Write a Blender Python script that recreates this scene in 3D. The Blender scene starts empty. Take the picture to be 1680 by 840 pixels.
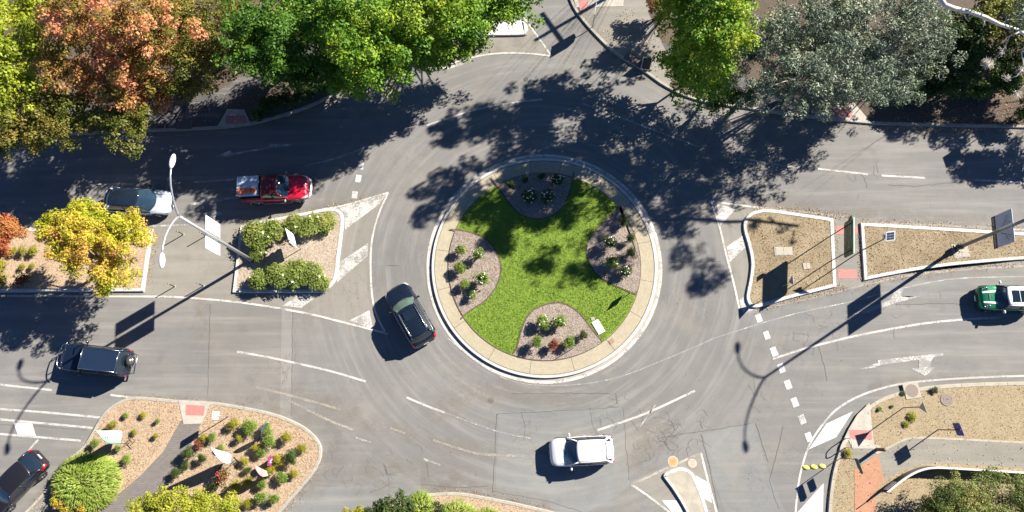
import bpy, bmesh, math, random
import numpy as np
from mathutils import Vector, Matrix
random.seed(7); RNG = np.random.default_rng(7)
SC = bpy.context.scene; COL = SC.collection

# ------------------------------------------------------------------ camera (drone, 24 mm equivalent, 46.5 m up, tilted 14 degrees north)
FL, CAMH = 1120.0, 46.5
_d = np.array([25.0, -278.0, -FL]); _d /= np.linalg.norm(_d)
_Z = -_d; _X = np.array([1.0, 0, 0]) - _Z * _Z[0]; _X /= np.linalg.norm(_X); _Y = np.cross(_Z, _X)
ROT = np.array([_X, _Y, _Z])
cam = bpy.data.cameras.new("camera"); cam.sensor_width = 36.0; cam.lens = FL / 1680 * 36.0; cam.clip_end = 2000
camo = bpy.data.objects.new("camera", cam); COL.objects.link(camo)
M4 = Matrix([list(ROT[i]) + [0] for i in range(3)] + [[0, 0, 0, 1]]); M4.translation = (0, 0, CAMH); camo.matrix_world = M4
SC.camera = camo
# ------------------------------------------------------------------ sky, sun, exposure
SUN_AZ, SUN_EL = math.radians(32.3), math.radians(33.5)
world = bpy.data.worlds.new("World"); SC.world = world; world.use_nodes = True
wn = world.node_tree.nodes; sky = wn.new("ShaderNodeTexSky"); sky.sky_type = 'NISHITA'; sky.sun_disc = False
sky.air_density = .6; sky.dust_density = .1; sky.ozone_density = 9.0; sky.sun_elevation = SUN_EL; sky.sun_rotation = math.pi / 2 - SUN_AZ
bg = wn["Background"]; bg.inputs[1].default_value = 0.05
world.node_tree.links.new(sky.outputs[0], bg.inputs[0])
sl = bpy.data.lights.new("sun", 'SUN'); sl.energy = 5.0; sl.angle = math.radians(0.53); sl.color = (1.0, 0.93, 0.83)
so = bpy.data.objects.new("sun", sl); COL.objects.link(so)
SUNV = Vector((math.cos(SUN_AZ) * math.cos(SUN_EL), math.sin(SUN_AZ) * math.cos(SUN_EL), math.sin(SUN_EL)))
so.rotation_euler = (-SUNV).to_track_quat('-Z', 'Y').to_euler(); so.location = SUNV * 80
SC.view_settings.view_transform = 'Standard'; SC.view_settings.look = 'None'; SC.view_settings.gamma = 1
SC.view_settings.use_curve_mapping = False; SC.view_settings.exposure = 1.45

# ------------------------------------------------------------------ helpers
def G(px, py, z=0.0):
    """survey: ground position (at height z) seen at a spot of the aerial photograph"""
    r = ROT @ np.array([px - 840, 420 - py, -FL]); s = (z - CAMH) / r[2]
    return Vector((r[0] * s, r[1] * s, z))
def G2(px, py): v = G(px, py); return (v.x, v.y)
PXM = 1 / (G(893, 434) - G(892, 434)).length
RC = G(892.5, 433.5); RC = (RC.x, RC.y)
def tag(o, label=None, cat=None, group=None, kind=None):
    if label: o["label"] = label
    if cat: o["category"] = cat
    if group: o["group"] = group
    if kind: o["kind"] = kind
    return o
def empty(name, loc=(0, 0, 0), rz=0.0):
    o = bpy.data.objects.new(name, None); COL.objects.link(o); o.location = loc; o.rotation_euler = (0, 0, rz); o.empty_display_size = .3
    return o
def link(name, me, mats=None, parent=None, smooth=False):
    if mats is not None:
        for m in (mats if isinstance(mats, (list, tuple)) else [mats]): me.materials.append(m)
    if smooth: me.polygons.foreach_set("use_smooth", [True] * len(me.polygons))
    o = bpy.data.objects.new(name, me); COL.objects.link(o)
    if parent is not None: o.parent = parent
    return o
class MB:
    def __init__(s): s.v = []; s.f = []; s.m = []
    def add(s, vs, fs, m=0):
        b = len(s.v); s.v += [tuple(v) for v in vs]; s.f += [tuple(i + b for i in f) for f in fs]; s.m += [m] * len(fs); return s
    def box(s, c, size, rz=0.0, m=0, tilt=None):
        x, y, z = (k / 2 for k in size); vs = [Vector((a * x, b * y, d * z)) for a in (-1, 1) for b in (-1, 1) for d in (-1, 1)]
        R = Matrix.Rotation(rz, 3, 'Z')
        if tilt is not None: R = R @ tilt
        vs = [R @ v + Vector(c) for v in vs]
        return s.add(vs, [(0, 1, 3, 2), (4, 6, 7, 5), (0, 4, 5, 1), (2, 3, 7, 6), (0, 2, 6, 4), (1, 5, 7, 3)], m)
    def tube(s, pts, r, n=8, m=0, cap=True):
        pts = [Vector(p) for p in pts]; rs = r if isinstance(r, (list, tuple)) else [r] * len(pts); vs = []; fs = []; prev = None
        for i, p in enumerate(pts):
            d = (pts[min(i + 1, len(pts) - 1)] - pts[max(i - 1, 0)]).normalized()
            a = d.orthogonal().normalized() if prev is None else (prev - d * prev.dot(d)).normalized()
            prev = a; b = d.cross(a)
            for k in range(n):
                t = 2 * math.pi * k / n; vs.append(p + (a * math.cos(t) + b * math.sin(t)) * rs[i])
        for i in range(len(pts) - 1):
            for k in range(n):
                k2 = (k + 1) % n; fs.append((i * n + k, i * n + k2, (i + 1) * n + k2, (i + 1) * n + k))
        if cap: fs.append(tuple(range(n - 1, -1, -1))); fs.append(tuple((len(pts) - 1) * n + k for k in range(n)))
        return s.add(vs, fs, m)
    def prism(s, poly, z0, z1, m=0):
        """upright prism over a plan polygon"""
        n = len(poly); a = sum(poly[i][0] * poly[(i + 1) % n][1] - poly[(i + 1) % n][0] * poly[i][1] for i in range(n))
        if a < 0: poly = poly[::-1]
        vs = [(p[0], p[1], z0) for p in poly] + [(p[0], p[1], z1) for p in poly]
        fs = [tuple(range(n - 1, -1, -1)), tuple(range(n, 2 * n))] + [(i, (i + 1) % n, n + (i + 1) % n, n + i) for i in range(n)]
        return s.add(vs, fs, m)
    def ell(s, c, r, nu=12, nv=8, m=0, R=None):
        vs = [(0, 0, -1)]
        for j in range(1, nv):
            t = math.pi * j / nv - math.pi / 2
            for i in range(nu): u = 2 * math.pi * i / nu; vs.append((math.cos(t) * math.cos(u), math.cos(t) * math.sin(u), math.sin(t)))
        vs.append((0, 0, 1)); out = []
        for v in vs:
            w = Vector((v[0] * r[0], v[1] * r[1], v[2] * r[2]))
            if R is not None: w = R @ w
            out.append(w + Vector(c))
        fs = [(0, 1 + (i + 1) % nu, 1 + i) for i in range(nu)]
        for j in range(nv - 2):
            for i in range(nu):
                a = 1 + j * nu; i2 = (i + 1) % nu; fs.append((a + i, a + i2, a + nu + i2, a + nu + i))
        L = len(vs) - 1; a = 1 + (nv - 2) * nu
        fs += [(a + i, a + (i + 1) % nu, L) for i in range(nu)]
        return s.add(out, fs, m)
    def build(s, name, mats=None, parent=None, smooth=False, bevel=0):
        me = bpy.data.meshes.new(name); me.from_pydata(s.v, [], s.f); me.update()
        o = link(name, me, mats, parent, smooth)
        if isinstance(mats, (list, tuple)) and len(mats) > 1: me.polygons.foreach_set("material_index", s.m)
        if bevel:
            b = o.modifiers.new("bevel", 'BEVEL'); b.width = bevel; b.segments = 2; b.limit_method = 'ANGLE'
        return o
def smooth_pts(pts, closed=False, n=6):
    """Catmull-Rom through the points (a doubled point makes a corner)"""
    P = [np.array(p, float) for p in pts]; N = len(P); out = []
    for i in range(N if closed else N - 1):
        g = (lambda k: P[k % N]) if closed else (lambda k: P[min(max(k, 0), N - 1)])
        p0, p1, p2, p3 = g(i - 1), g(i), g(i + 1), g(i + 2)
        if np.allclose(p1, p2): continue
        for k in range(n):
            t = k / n; out.append(.5 * (2 * p1 + (p2 - p0) * t + (2 * p0 - 5 * p1 + 4 * p2 - p3) * t * t + (3 * p1 - p0 - 3 * p2 + p3) * t ** 3))
    if not closed: out.append(P[-1])
    res = [out[0]]
    for p in out[1:]:
        if np.linalg.norm(p - res[-1]) > .02: res.append(p)
    if closed and np.linalg.norm(res[0] - res[-1]) < .02: res.pop()
    return [tuple(p) for p in res]
def gp(pts): return [G2(*p) for p in pts]
def offs(pts, d, closed=False):
    """polyline shifted d to its left, mitred"""
    P = [np.array(p, float) for p in pts]; N = len(P); out = []
    for i in range(N):
        a = P[i] - P[i - 1] if (closed or i > 0) else P[1] - P[0]
        b = P[(i + 1) % N] - P[i] if (closed or i < N - 1) else P[-1] - P[-2]
        a = a / (np.linalg.norm(a) + 1e-9); b = b / (np.linalg.norm(b) + 1e-9)
        na = np.array([-a[1], a[0]]); nb = np.array([-b[1], b[0]]); m = na + nb; L = m @ m
        m = na if L < 1e-6 else m * (2 / L); k = np.linalg.norm(m)
        if k > 1.8: m *= 1.8 / k
        out.append(tuple(P[i] + m * d))
    return out
def area2(p): return sum(p[i][0] * p[(i + 1) % len(p)][1] - p[(i + 1) % len(p)][0] * p[i][1] for i in range(len(p)))
def ccw(p): return p if area2(p) > 0 else p[::-1]
def sheet(name, poly, z, mat, parent=None, kind="structure"):
    poly = ccw(poly); me = bpy.data.meshes.new(name); me.from_pydata([(x, y, z) for x, y in poly], [], [tuple(range(len(poly)))]); me.update()
    o = link(name, me, mat, parent)
    if kind and parent is None: o["kind"] = kind
    return o
def ribbon(mb, pts, w, z, closed=False, m=0):
    a = offs(pts, w / 2, closed); b = offs(pts, -w / 2, closed); n = len(pts)
    vs = [(x, y, z) for x, y in a] + [(x, y, z) for x, y in b]
    fs = [(n + i, n + (i + 1) % n, (i + 1) % n, i) for i in range(n if closed else n - 1)]
    mb.add(vs, fs, m)
def kerb(name, pts, w, h, mat, closed=False, z0=-.05, side=1, joint=0):
    """kerbstone strip: pts is the road-side foot line, the kerb lies on its left (side=1) or right; chamfered road edge"""
    if closed: pts = ccw(pts)
    n = len(pts); prof = [(0, z0), (0.012, h - .03), (0.04, h), (w, h), (w, z0)]
    vs = []
    for d, z in prof: vs += [(x, y, z) for x, y in offs(pts, d * side, closed)]
    fs = []
    for j in range(4):
        for i in range(n if closed else n - 1):
            i2 = (i + 1) % n; q = (j * n + i, j * n + i2, (j + 1) * n + i2, (j + 1) * n + i); fs.append(q if side > 0 else q[::-1])
    if not closed: fs += [tuple(j * n for j in range(5)), tuple(j * n + n - 1 for j in range(4, -1, -1))]
    o = MB().add(vs, fs).build(name, mat); o["kind"] = "structure"
    jm = MB(); P = [np.array(q) for q in pts] + ([np.array(pts[0])] if closed else []); run = .4
    for a_, b_ in zip(P, P[1:]):
        L = np.linalg.norm(b_ - a_)
        if L < 1e-6: continue
        t_ = (b_ - a_) / L; nn = np.array([-t_[1], t_[0]]) * side
        while run < L:
            if abs(a_[0]) < 48: q = a_ + t_ * run; ribbon(jm, [tuple(q + nn * .03), tuple(q + nn * (w - .005))], .018, h + .002)
            run += 1.5
        run -= L
    if jm.v: jm.build("kerb_joint", MATS["joint_tar"])["kind"] = "structure"
    return o

# ------------------------------------------------------------------ materials
MATS = {}
def new_mat(name):
    m = bpy.data.materials.new(name); m.use_nodes = True; nt = m.node_tree; b = nt.nodes["Principled BSDF"]; MATS[name] = m
    return m, nt, b
def N(nt, t, **kw):
    n = nt.nodes.new(t)
    for k, v in kw.items():
        if k.startswith("i_"):
            key = k[2:]; key = int(key) if key.isdigit() else key
            n.inputs[key].default_value = v
        else: setattr(n, k, v)
    return n
def pos(nt): return N(nt, "ShaderNodeNewGeometry").outputs["Position"]
def noise(nt, vec, scale, detail=4, rough=.6, out="Fac"):
    n = N(nt, "ShaderNodeTexNoise"); n.inputs["Scale"].default_value = scale; n.inputs["Detail"].default_value = detail; n.inputs["Roughness"].default_value = rough
    nt.links.new(vec, n.inputs["Vector"]); return n.outputs[out]
def ramp(nt, fac, stops):
    r = N(nt, "ShaderNodeValToRGB"); e = r.color_ramp.elements
    while len(e) < len(stops): e.new(.5)
    for k, (p, c) in enumerate(stops): e[k].position = p; e[k].color = (c, c, c, 1) if not isinstance(c, (tuple, list)) else tuple(c) + (1,)
    nt.links.new(fac, r.inputs[0]); return r.outputs[0]
def mix(nt, fac, a, b, mode='MIX'):
    n = N(nt, "ShaderNodeMix", data_type='RGBA', blend_type=mode)
    for s, v in ((0, fac), (6, a), (7, b)):
        if hasattr(v, "is_output") or isinstance(v, bpy.types.NodeSocket): nt.links.new(v, n.inputs[s])
        else: n.inputs[s].default_value = v if not isinstance(v, (tuple, list)) else tuple(v) + ((1,) if len(v) == 3 else ())
    return n.outputs[2]
def mth(nt, op, a, b=None, clamp=False):
    n = N(nt, "ShaderNodeMath", operation=op, use_clamp=clamp)
    for i, v in enumerate((a, b)):
        if v is None: continue
        if isinstance(v, bpy.types.NodeSocket): nt.links.new(v, n.inputs[i])
        else: n.inputs[i].default_value = v
    return n.outputs[0]
def bump(nt, b, h, strength=.3, dist=.02):
    n = N(nt, "ShaderNodeBump"); n.inputs["Strength"].default_value = strength; n.inputs["Distance"].default_value = dist
    nt.links.new(h, n.inputs["Height"]); nt.links.new(n.outputs[0], b.inputs["Normal"])
def simple(name, col, rough=.6, metal=0.0, coat=0.0, var=.12, scale=6.0, bmp=0):
    m, nt, b = new_mat(name); p = pos(nt); f = noise(nt, p, scale, 5)
    c = mix(nt, f, tuple(k * (1 - var) for k in col), tuple(min(1, k * (1 + var)) for k in col)); nt.links.new(c, b.inputs["Base Color"])
    b.inputs["Roughness"].default_value = rough; b.inputs["Metallic"].default_value = metal
    if coat: b.inputs["Coat Weight"].default_value = coat; b.inputs["Coat Roughness"].default_value = .03
    if bmp: bump(nt, b, noise(nt, p, scale * 12, 3), bmp, .01)
    return m
def asphalt_nodes(nt, p, base=(.172, .168, .160), tone=1.0):
    """aged grey bitumen: mottles, aggregate grain, worn wheel lanes round the island, cracks"""
    g1 = noise(nt, p, .13, 3, .5); g2 = noise(nt, p, .9, 6, .65); g3 = noise(nt, p, 14, 4, .7); g4 = noise(nt, p, 55, 2, .8)
    c = mix(nt, ramp(nt, g1, [(.3, 0), (.7, 1)]), tuple(k * .86 * tone for k in base), tuple(k * 1.16 * tone for k in base))
    c = mix(nt, ramp(nt, g2, [(.38, .0), (.75, .55)]), c, tuple(k * .74 * tone for k in base))
    c = mix(nt, ramp(nt, g3, [(.35, 0), (.7, .35)]), c, (base[0] * 1.3, base[1] * 1.28, base[2] * 1.22))
    c = mix(nt, ramp(nt, g4, [(.33, .5), (.46, 0), (1, 0)]), c, (.06, .06, .06))
    sp = noise(nt, p, 31, 2, .6); c = mix(nt, ramp(nt, sp, [(.66, 0), (.75, .45)]), c, (.36, .34, .31))
    # wheel lanes: rubber-polished rings round the island
    off = N(nt, "ShaderNodeVectorMath", operation='SUBTRACT'); nt.links.new(p, off.inputs[0]); off.inputs[1].default_value = (RC[0], RC[1], 0)
    ln = N(nt, "ShaderNodeVectorMath", operation='LENGTH'); nt.links.new(off.outputs[0], ln.inputs[0]); r = ln.outputs["Value"]
    w = mth(nt, 'ADD', r, mth(nt, 'MULTIPLY', mth(nt, 'SUBTRACT', g1, .5), 1.6))
    rw = ramp(nt, mth(nt, 'MULTIPLY', w, 1 / 20), [(.40, 0), (.49, .7), (.53, .15), (.58, .65), (.72, 0)])
    rw2 = mth(nt, 'MULTIPLY', rw, ramp(nt, g2, [(.2, .35), (.7, .8)]))
    c = mix(nt, mth(nt, 'MULTIPLY', rw2, .22), c, (.11, .108, .105))
    # long streaks left by traffic: round the island inside the circle, along the roads outside it
    so3 = N(nt, "ShaderNodeSeparateXYZ"); nt.links.new(off.outputs[0], so3.inputs[0]); ang = mth(nt, 'ARCTAN2', so3.outputs[1], so3.outputs[0])
    ca = N(nt, "ShaderNodeCombineXYZ"); nt.links.new(mth(nt, 'MULTIPLY', ang, 2.2), ca.inputs[0]); nt.links.new(mth(nt, 'MULTIPLY', r, 2.3), ca.inputs[1])
    cb2 = N(nt, "ShaderNodeCombineXYZ"); nt.links.new(mth(nt, 'MULTIPLY', so3.outputs[0], .09), cb2.inputs[0]); nt.links.new(mth(nt, 'MULTIPLY', so3.outputs[1], 1.7), cb2.inputs[1])
    far = ramp(nt, mth(nt, 'MULTIPLY', r, 1 / 40), [(.36, 0), (.50, 1)]); sk = mix(nt, far, noise(nt, ca.outputs[0], 1.0, 6, .62), noise(nt, cb2.outputs[0], 1.0, 6, .62))
    c = mix(nt, ramp(nt, sk, [(.30, .26), (.50, 0)]), c, (.105, .104, .102)); c = mix(nt, ramp(nt, sk, [(.50, 0), (.70, .55)]), c, (.262, .252, .232))
    # oil stains and pale dust
    st = noise(nt, p, .55, 3, .5); c = mix(nt, ramp(nt, st, [(.64, 0), (.78, .28)]), c, (.07, .07, .07))
    du = noise(nt, p, .21, 5, .7); c = mix(nt, ramp(nt, du, [(.52, 0), (.74, .5)]), c, (.25, .225, .185))
    # crocodile cracks in worn areas
    vo = N(nt, "ShaderNodeTexVoronoi", feature='DISTANCE_TO_EDGE'); vo.inputs["Scale"].default_value = 1.5
    wp = N(nt, "ShaderNodeVectorMath", operation='ADD'); nt.links.new(p, wp.inputs[0])
    sc = N(nt, "ShaderNodeVectorMath", operation='SCALE'); nt.links.new(noise(nt, p, 2.2, 4, .7, "Color"), sc.inputs[0]); sc.inputs[3].default_value = .7
    nt.links.new(sc.outputs[0], wp.inputs[1]); nt.links.new(wp.outputs[0], vo.inputs["Vector"])
    cr = ramp(nt, vo.outputs["Distance"], [(0, .8), (.010, .5), (.022, 0)])
    cm = ramp(nt, noise(nt, p, .19, 4, .6), [(.53, 0), (.66, 1)])
    c = mix(nt, mth(nt, 'MULTIPLY', mth(nt, 'MULTIPLY', cr, cm), .6), c, (.045, .045, .045))
    return c, g4, g3
def asphalt(name, base=(.172, .168, .160), tone=1.0):
    m, nt, b = new_mat(name); c, g4, g3 = asphalt_nodes(nt, pos(nt), base, tone); nt.links.new(c, b.inputs["Base Color"])
    b.inputs["Roughness"].default_value = .88; bump(nt, b, g4, .35, .008); return m
def paint(name, col=(.72, .71, .68), wear=.35):
    """road paint, worn through to the asphalt in patches"""
    m, nt, b = new_mat(name); p = pos(nt); c, g4, g3 = asphalt_nodes(nt, p)
    w = mth(nt, 'ADD', mth(nt, 'MULTIPLY', noise(nt, p, 9, 6, .75), .7), mth(nt, 'MULTIPLY', noise(nt, p, 1.1, 3, .6), .5))
    f = ramp(nt, w, [(wear + .06, .12), (wear + .16, .97)])
    pc = mix(nt, noise(nt, p, 3, 4), tuple(k * .86 for k in col), col)
    nt.links.new(mix(nt, f, c, pc), b.inputs["Base Color"]); b.inputs["Roughness"].default_value = .7; bump(nt, b, g4, .2, .005); return m
def ground_mat(name, cols, scale=.8, fine=18, bmp=.5, chips=None):
    """mottled earth/bark: three tones over two scales, fine grain and pale chips"""
    m, nt, b = new_mat(name); p = pos(nt); a = noise(nt, p, scale, 6, .65); f = noise(nt, p, fine, 5, .75); f2 = noise(nt, p, fine * 3.1, 3, .7)
    c = mix(nt, ramp(nt, a, [(.34, 0), (.66, 1)]), cols[0], cols[1]); c = mix(nt, ramp(nt, f, [(.4, 0), (.72, .85)]), c, cols[2])
    c = mix(nt, ramp(nt, f2, [(.30, .75), (.48, 0)]), c, tuple(k * .35 for k in cols[0]))
    if chips: 
        v = N(nt, "ShaderNodeTexVoronoi"); v.inputs["Scale"].default_value = chips[0]; nt.links.new(p, v.inputs["Vector"])
        hs = N(nt, "ShaderNodeSeparateColor"); nt.links.new(v.outputs["Color"], hs.inputs[0])
        c = mix(nt, ramp(nt, hs.outputs[0], [(.55, 0), (.8, .8)]), c, chips[1]); c = mix(nt, ramp(nt, hs.outputs[1], [(.7, 0), (.85, .7)]), c, chips[2])
    nt.links.new(c, b.inputs["Base Color"]); b.inputs["Roughness"].default_value = .95; bump(nt, b, f, bmp, .04); return m
def leaf_mat(name, stops, zone=.35, trans=.35, rough=.55):
    """leaf colours: each face's own tint plus zones of turning colour through the crown"""
    m, nt, b = new_mat(name); a = N(nt, "ShaderNodeAttribute", attribute_name="tint"); z = noise(nt, pos(nt), zone, 3, .6)
    f = mth(nt, 'ADD', mth(nt, 'MULTIPLY', a.outputs["Fac"], .5), mth(nt, 'MULTIPLY', ramp(nt, z, [(.3, 0), (.7, 1)]), .5))
    c = ramp(nt, f, stops); nt.links.new(c, b.inputs["Base Color"]); b.inputs["Roughness"].default_value = rough
    b.inputs["Specular IOR Level"].default_value = .35
    t = N(nt, "ShaderNodeBsdfTranslucent"); nt.links.new(mix(nt, .5, c, (1.0, .95, .4), 'MULTIPLY'), t.inputs[0])
    ms = N(nt, "ShaderNodeMixShader"); ms.inputs[0].default_value = trans
    nt.links.new(b.outputs[0], ms.inputs[1]); nt.links.new(t.outputs[0], ms.inputs[2]); nt.links.new(ms.outputs[0], nt.nodes["Material Output"].inputs[0]); return m
# ------------------------------------------------------------------ palette
A_ROAD = asphalt("asphalt"); A_PATCH = asphalt("asphalt_patch", (.185, .19, .185)); A_PATH = asphalt("path_asphalt", (.205, .195, .165))
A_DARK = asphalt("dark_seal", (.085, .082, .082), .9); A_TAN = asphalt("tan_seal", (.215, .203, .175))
EDGE = simple("bed_edging", (.11, .075, .055), .9, var=.3); DARKGAP = simple("joint_tar", (.06, .057, .053), .9)
P_WHITE = paint("white_paint", (.50, .49, .46), .45); P_WORN = paint("worn_paint", col=(.58, .57, .54), wear=.53); P_FAINT = paint("faint_paint", (.45, .40, .33), .53); P_LINE = paint("edge_line_paint", (.60, .575, .52), .45)
P_GHOST = paint("ghost_line_paint", (.6, .58, .54), .56)
def kerb_mat(name, col):
    m, nt, b = new_mat(name); p = pos(nt); a = noise(nt, p, 2.2, 6, .7); f = noise(nt, p, 30, 3, .7)
    c = mix(nt, ramp(nt, a, [(.35, 0), (.7, 1)]), tuple(k * .72 for k in col), col); c = mix(nt, ramp(nt, f, [(.3, .5), (.5, 0)]), c, tuple(k * .5 for k in col))
    nt.links.new(c, b.inputs["Base Color"]); b.inputs["Roughness"].default_value = .85; bump(nt, b, f, .25, .01); return m
K_WHITE = kerb_mat("painted_kerb", (.60, .585, .55)); K_CONC = kerb_mat("concrete_kerb", (.40, .37, .31)); K_TAN = kerb_mat("tan_concrete", (.43, .39, .31))
CONC = kerb_mat("ramp_concrete", (.46, .43, .36)); BLUEWHITE = kerb_mat("white_median", (.75, .75, .74))
EARTH = ground_mat("leaf_earth", [(.06, .047, .037), (.10, .075, .055), (.15, .11, .075)], .5, 14)
BARK = ground_mat("bark_mulch", [(.34, .245, .155), (.41, .305, .205), (.47, .36, .25)], 1.2, 16, .6, (17, (.46, .35, .24), (.22, .14, .085)))
GREYBARK = ground_mat("grey_mulch", [(.20, .155, .125), (.30, .245, .20), (.36, .31, .265)], 1.6, 16, .6, (18, (.38, .335, .29), (.15, .10, .07)))
DRY = ground_mat("dry_grass", [(.17, .12, .065), (.31, .25, .16), (.33, .28, .185)], .75, 11, .5)
DRYR = ground_mat("verge_grass", [(.215, .165, .095), (.305, .245, .15), (.35, .29, .19)], .9, 11, .5, (19, (.35, .29, .19), (.25, .18, .10)))
BEDSOIL = ground_mat("bed_soil", [(.30, .24, .17), (.40, .33, .25), (.44, .37, .29)], 1.5, 16, .6, (17, (.44, .38, .31), (.22, .15, .10)))
LAWN = ground_mat("lawn_soil", [(.11, .20, .015), (.18, .28, .028), (.26, .31, .05)], .9, 22, .5)
def brick_mat(name, c1, c2, mort, scale, ring=False):
    m, nt, b = new_mat(name); p = pos(nt); vec = p
    if ring:   # polar coordinates: courses follow the circle
        off = N(nt, "ShaderNodeVectorMath", operation='SUBTRACT'); nt.links.new(p, off.inputs[0]); off.inputs[1].default_value = (RC[0], RC[1], 0)
        sp = N(nt, "ShaderNodeSeparateXYZ"); nt.links.new(off.outputs[0], sp.inputs[0])
        ang = mth(nt, 'ARCTAN2', sp.outputs[1], sp.outputs[0]); ln = N(nt, "ShaderNodeVectorMath", operation='LENGTH'); nt.links.new(off.outputs[0], ln.inputs[0])
        cb = N(nt, "ShaderNodeCombineXYZ"); nt.links.new(mth(nt, 'MULTIPLY', ang, 7.2), cb.inputs[0]); nt.links.new(ln.outputs["Value"], cb.inputs[1]); vec = cb.outputs[0]
    br = N(nt, "ShaderNodeTexBrick"); nt.links.new(vec, br.inputs["Vector"]); br.inputs["Scale"].default_value = scale
    br.inputs["Color1"].default_value = c1 + (1,); br.inputs["Color2"].default_value = c2 + (1,); br.inputs["Mortar"].default_value = mort + (1,)
    br.inputs["Mortar Size"].default_value = .018; br.inputs["Brick Width"].default_value = .5; br.inputs["Row Height"].default_value = .25
    a = noise(nt, p, 1.3, 6, .7); c = mix(nt, ramp(nt, a, [(.4, 0), (.75, .4)]), br.outputs["Color"], tuple(k * .62 for k in c1)); nt.links.new(c, b.inputs["Base Color"])
    b.inputs["Roughness"].default_value = .85; bump(nt, b, br.outputs["Fac"], -.3, .01); return m
APRON = brick_mat("apron_paving", (.41, .365, .265), (.355, .31, .21), (.27, .225, .155), 2.4, True)
REDBRICK = brick_mat("brick_path", (.43, .22, .13), (.36, .175, .10), (.30, .19, .12), 3.0); TACT = simple("red_tactile", (.40, .17, .15), .8, var=.2, scale=5, bmp=.3)
GREYPAVE = brick_mat("grey_paving", (.19, .17, .155), (.155, .14, .128), (.11, .10, .09), 2.2)
IRON = simple("cast_iron", (.20, .16, .14), .7, .2, var=.2, scale=9, bmp=.3); CONCLID = simple("lid_concrete", (.36, .33, .27), .85, var=.15, scale=4, bmp=.2)

# ------------------------------------------------------------------ ground, road
sheet("ground", [(-600, -600), (600, -600), (600, 600), (-600, 600)], -.06, EARTH)
sheet("road", [(-90, -70), (90, -70), (90, 110), (-90, 110)], 0, A_ROAD)
VZ, KH = .12, .14
# north-west verge
nwk = gp(smooth_pts([(-330, 245), (-150, 236), (0, 228), (150, 221), (245, 217), (310, 214.5), (370, 211), (420, 204), (470, 190.5), (513, 175), (552, 156), (600, 128), (640, 92), (668, 45), (680, 0), (690, -90), (690, -300)], n=4))
kerb("kerb_strip", nwk, .22, KH, K_CONC, side=1)
sheet("verge", offs(nwk, .2) + [(nwk[-1][0], 100), (-85, 100), (-85, nwk[0][1])], VZ, EARTH)
sheet("footpath", gp([(-300, 228), (0, 219), (150, 212), (262, 208), (356, 207), (372, 178), (440, 128), (520, 95), (520, 60), (430, 105), (360, 150), (250, 168), (0, 180), (-300, 190)]), VZ + .006, A_DARK)
sheet("bed_ground", gp([(418, 200), (470, 186), (512, 171), (550, 152), (560, 130), (520, 122), (440, 140), (408, 165)]), VZ + .011, EARTH)
def ramp_pad(name, poly, z, mat=CONC): sheet(name, gp(poly), z, mat)
ramp_pad("kerb_ramp", [(357, 210), (374, 180), (402, 181), (413, 206), (386, 209)], KH + .005)
ramp_pad("tactile_paving", [(373, 191), (404, 191), (407, 203), (372, 205)], KH + .009, TACT)
# north-east verge
nek = gp(smooth_pts([(905, -160), (925, -40), (936, 5), (955, 35), (985, 68), (1012, 92), (1050, 115), (1095, 146), (1150, 168), (1228, 180), (1290, 190), (1345, 196), (1428, 204.5), (1540, 208), (1680, 211), (1900, 216), (2100, 222)], n=4))
kerb("kerb_strip", nek, .22, KH, K_CONC, side=1)
sheet("verge", offs(nek, .2) + [(85, nek[-1][1]), (85, 100), (nek[0][0], 100)], VZ, EARTH)
ramp_pad("kerb_ramp", [(1331, 194), (1352, 170), (1400, 170), (1428, 203), (1380, 199)], KH + .005)
ramp_pad("tactile_paving", [(1358, 178), (1392, 176), (1398, 194), (1358, 192)], KH + .009, TACT)
sheet("footpath", gp([(957, 33), (940, -10), (1000, -40), (1075, 0), (1062, 20), (1085, 70), (1110, 120), (1095, 144), (1050, 113), (1012, 90), (985, 66)]), VZ + .006, A_TAN)
sheet("footpath", gp([(1200, 172), (1110, 125), (1086, 72), (1150, 90), (1260, 150), (1345, 165), (1352, 172), (1332, 192), (1290, 187)]), VZ + .011, A_DARK)
ramp_pad("kerb_ramp", [(945, 14), (938, -12), (1024, -12), (1022, 12)], KH + .005)
ramp_pad("tactile_paving", [(951, 20), (948, -10), (964, -10), (965, 18)], KH + .012, TACT)
# north splitter: tan seal with a white concrete median nose
sheet("traffic_island", gp(smooth_pts([(905, 91), (905, 91), (855, 22), (855, 22), (820, -40), (700, -40), (690, 120), (690, 120), (745, 103), (790, 91), (830, 87), (870, 88)], True, 3)), .004, A_TAN)
med = gp(smooth_pts([(690, 38), (690, 38), (845, 33.5), (858, 36), (866, 46), (862, 55), (848, 59.5), (690, 60), (690, 60)], True, 4))
kerb("kerb_strip", med, .12, .17, K_WHITE, True); sheet("traffic_island", offs(ccw(med), .1, True), .165, BLUEWHITE)
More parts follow.
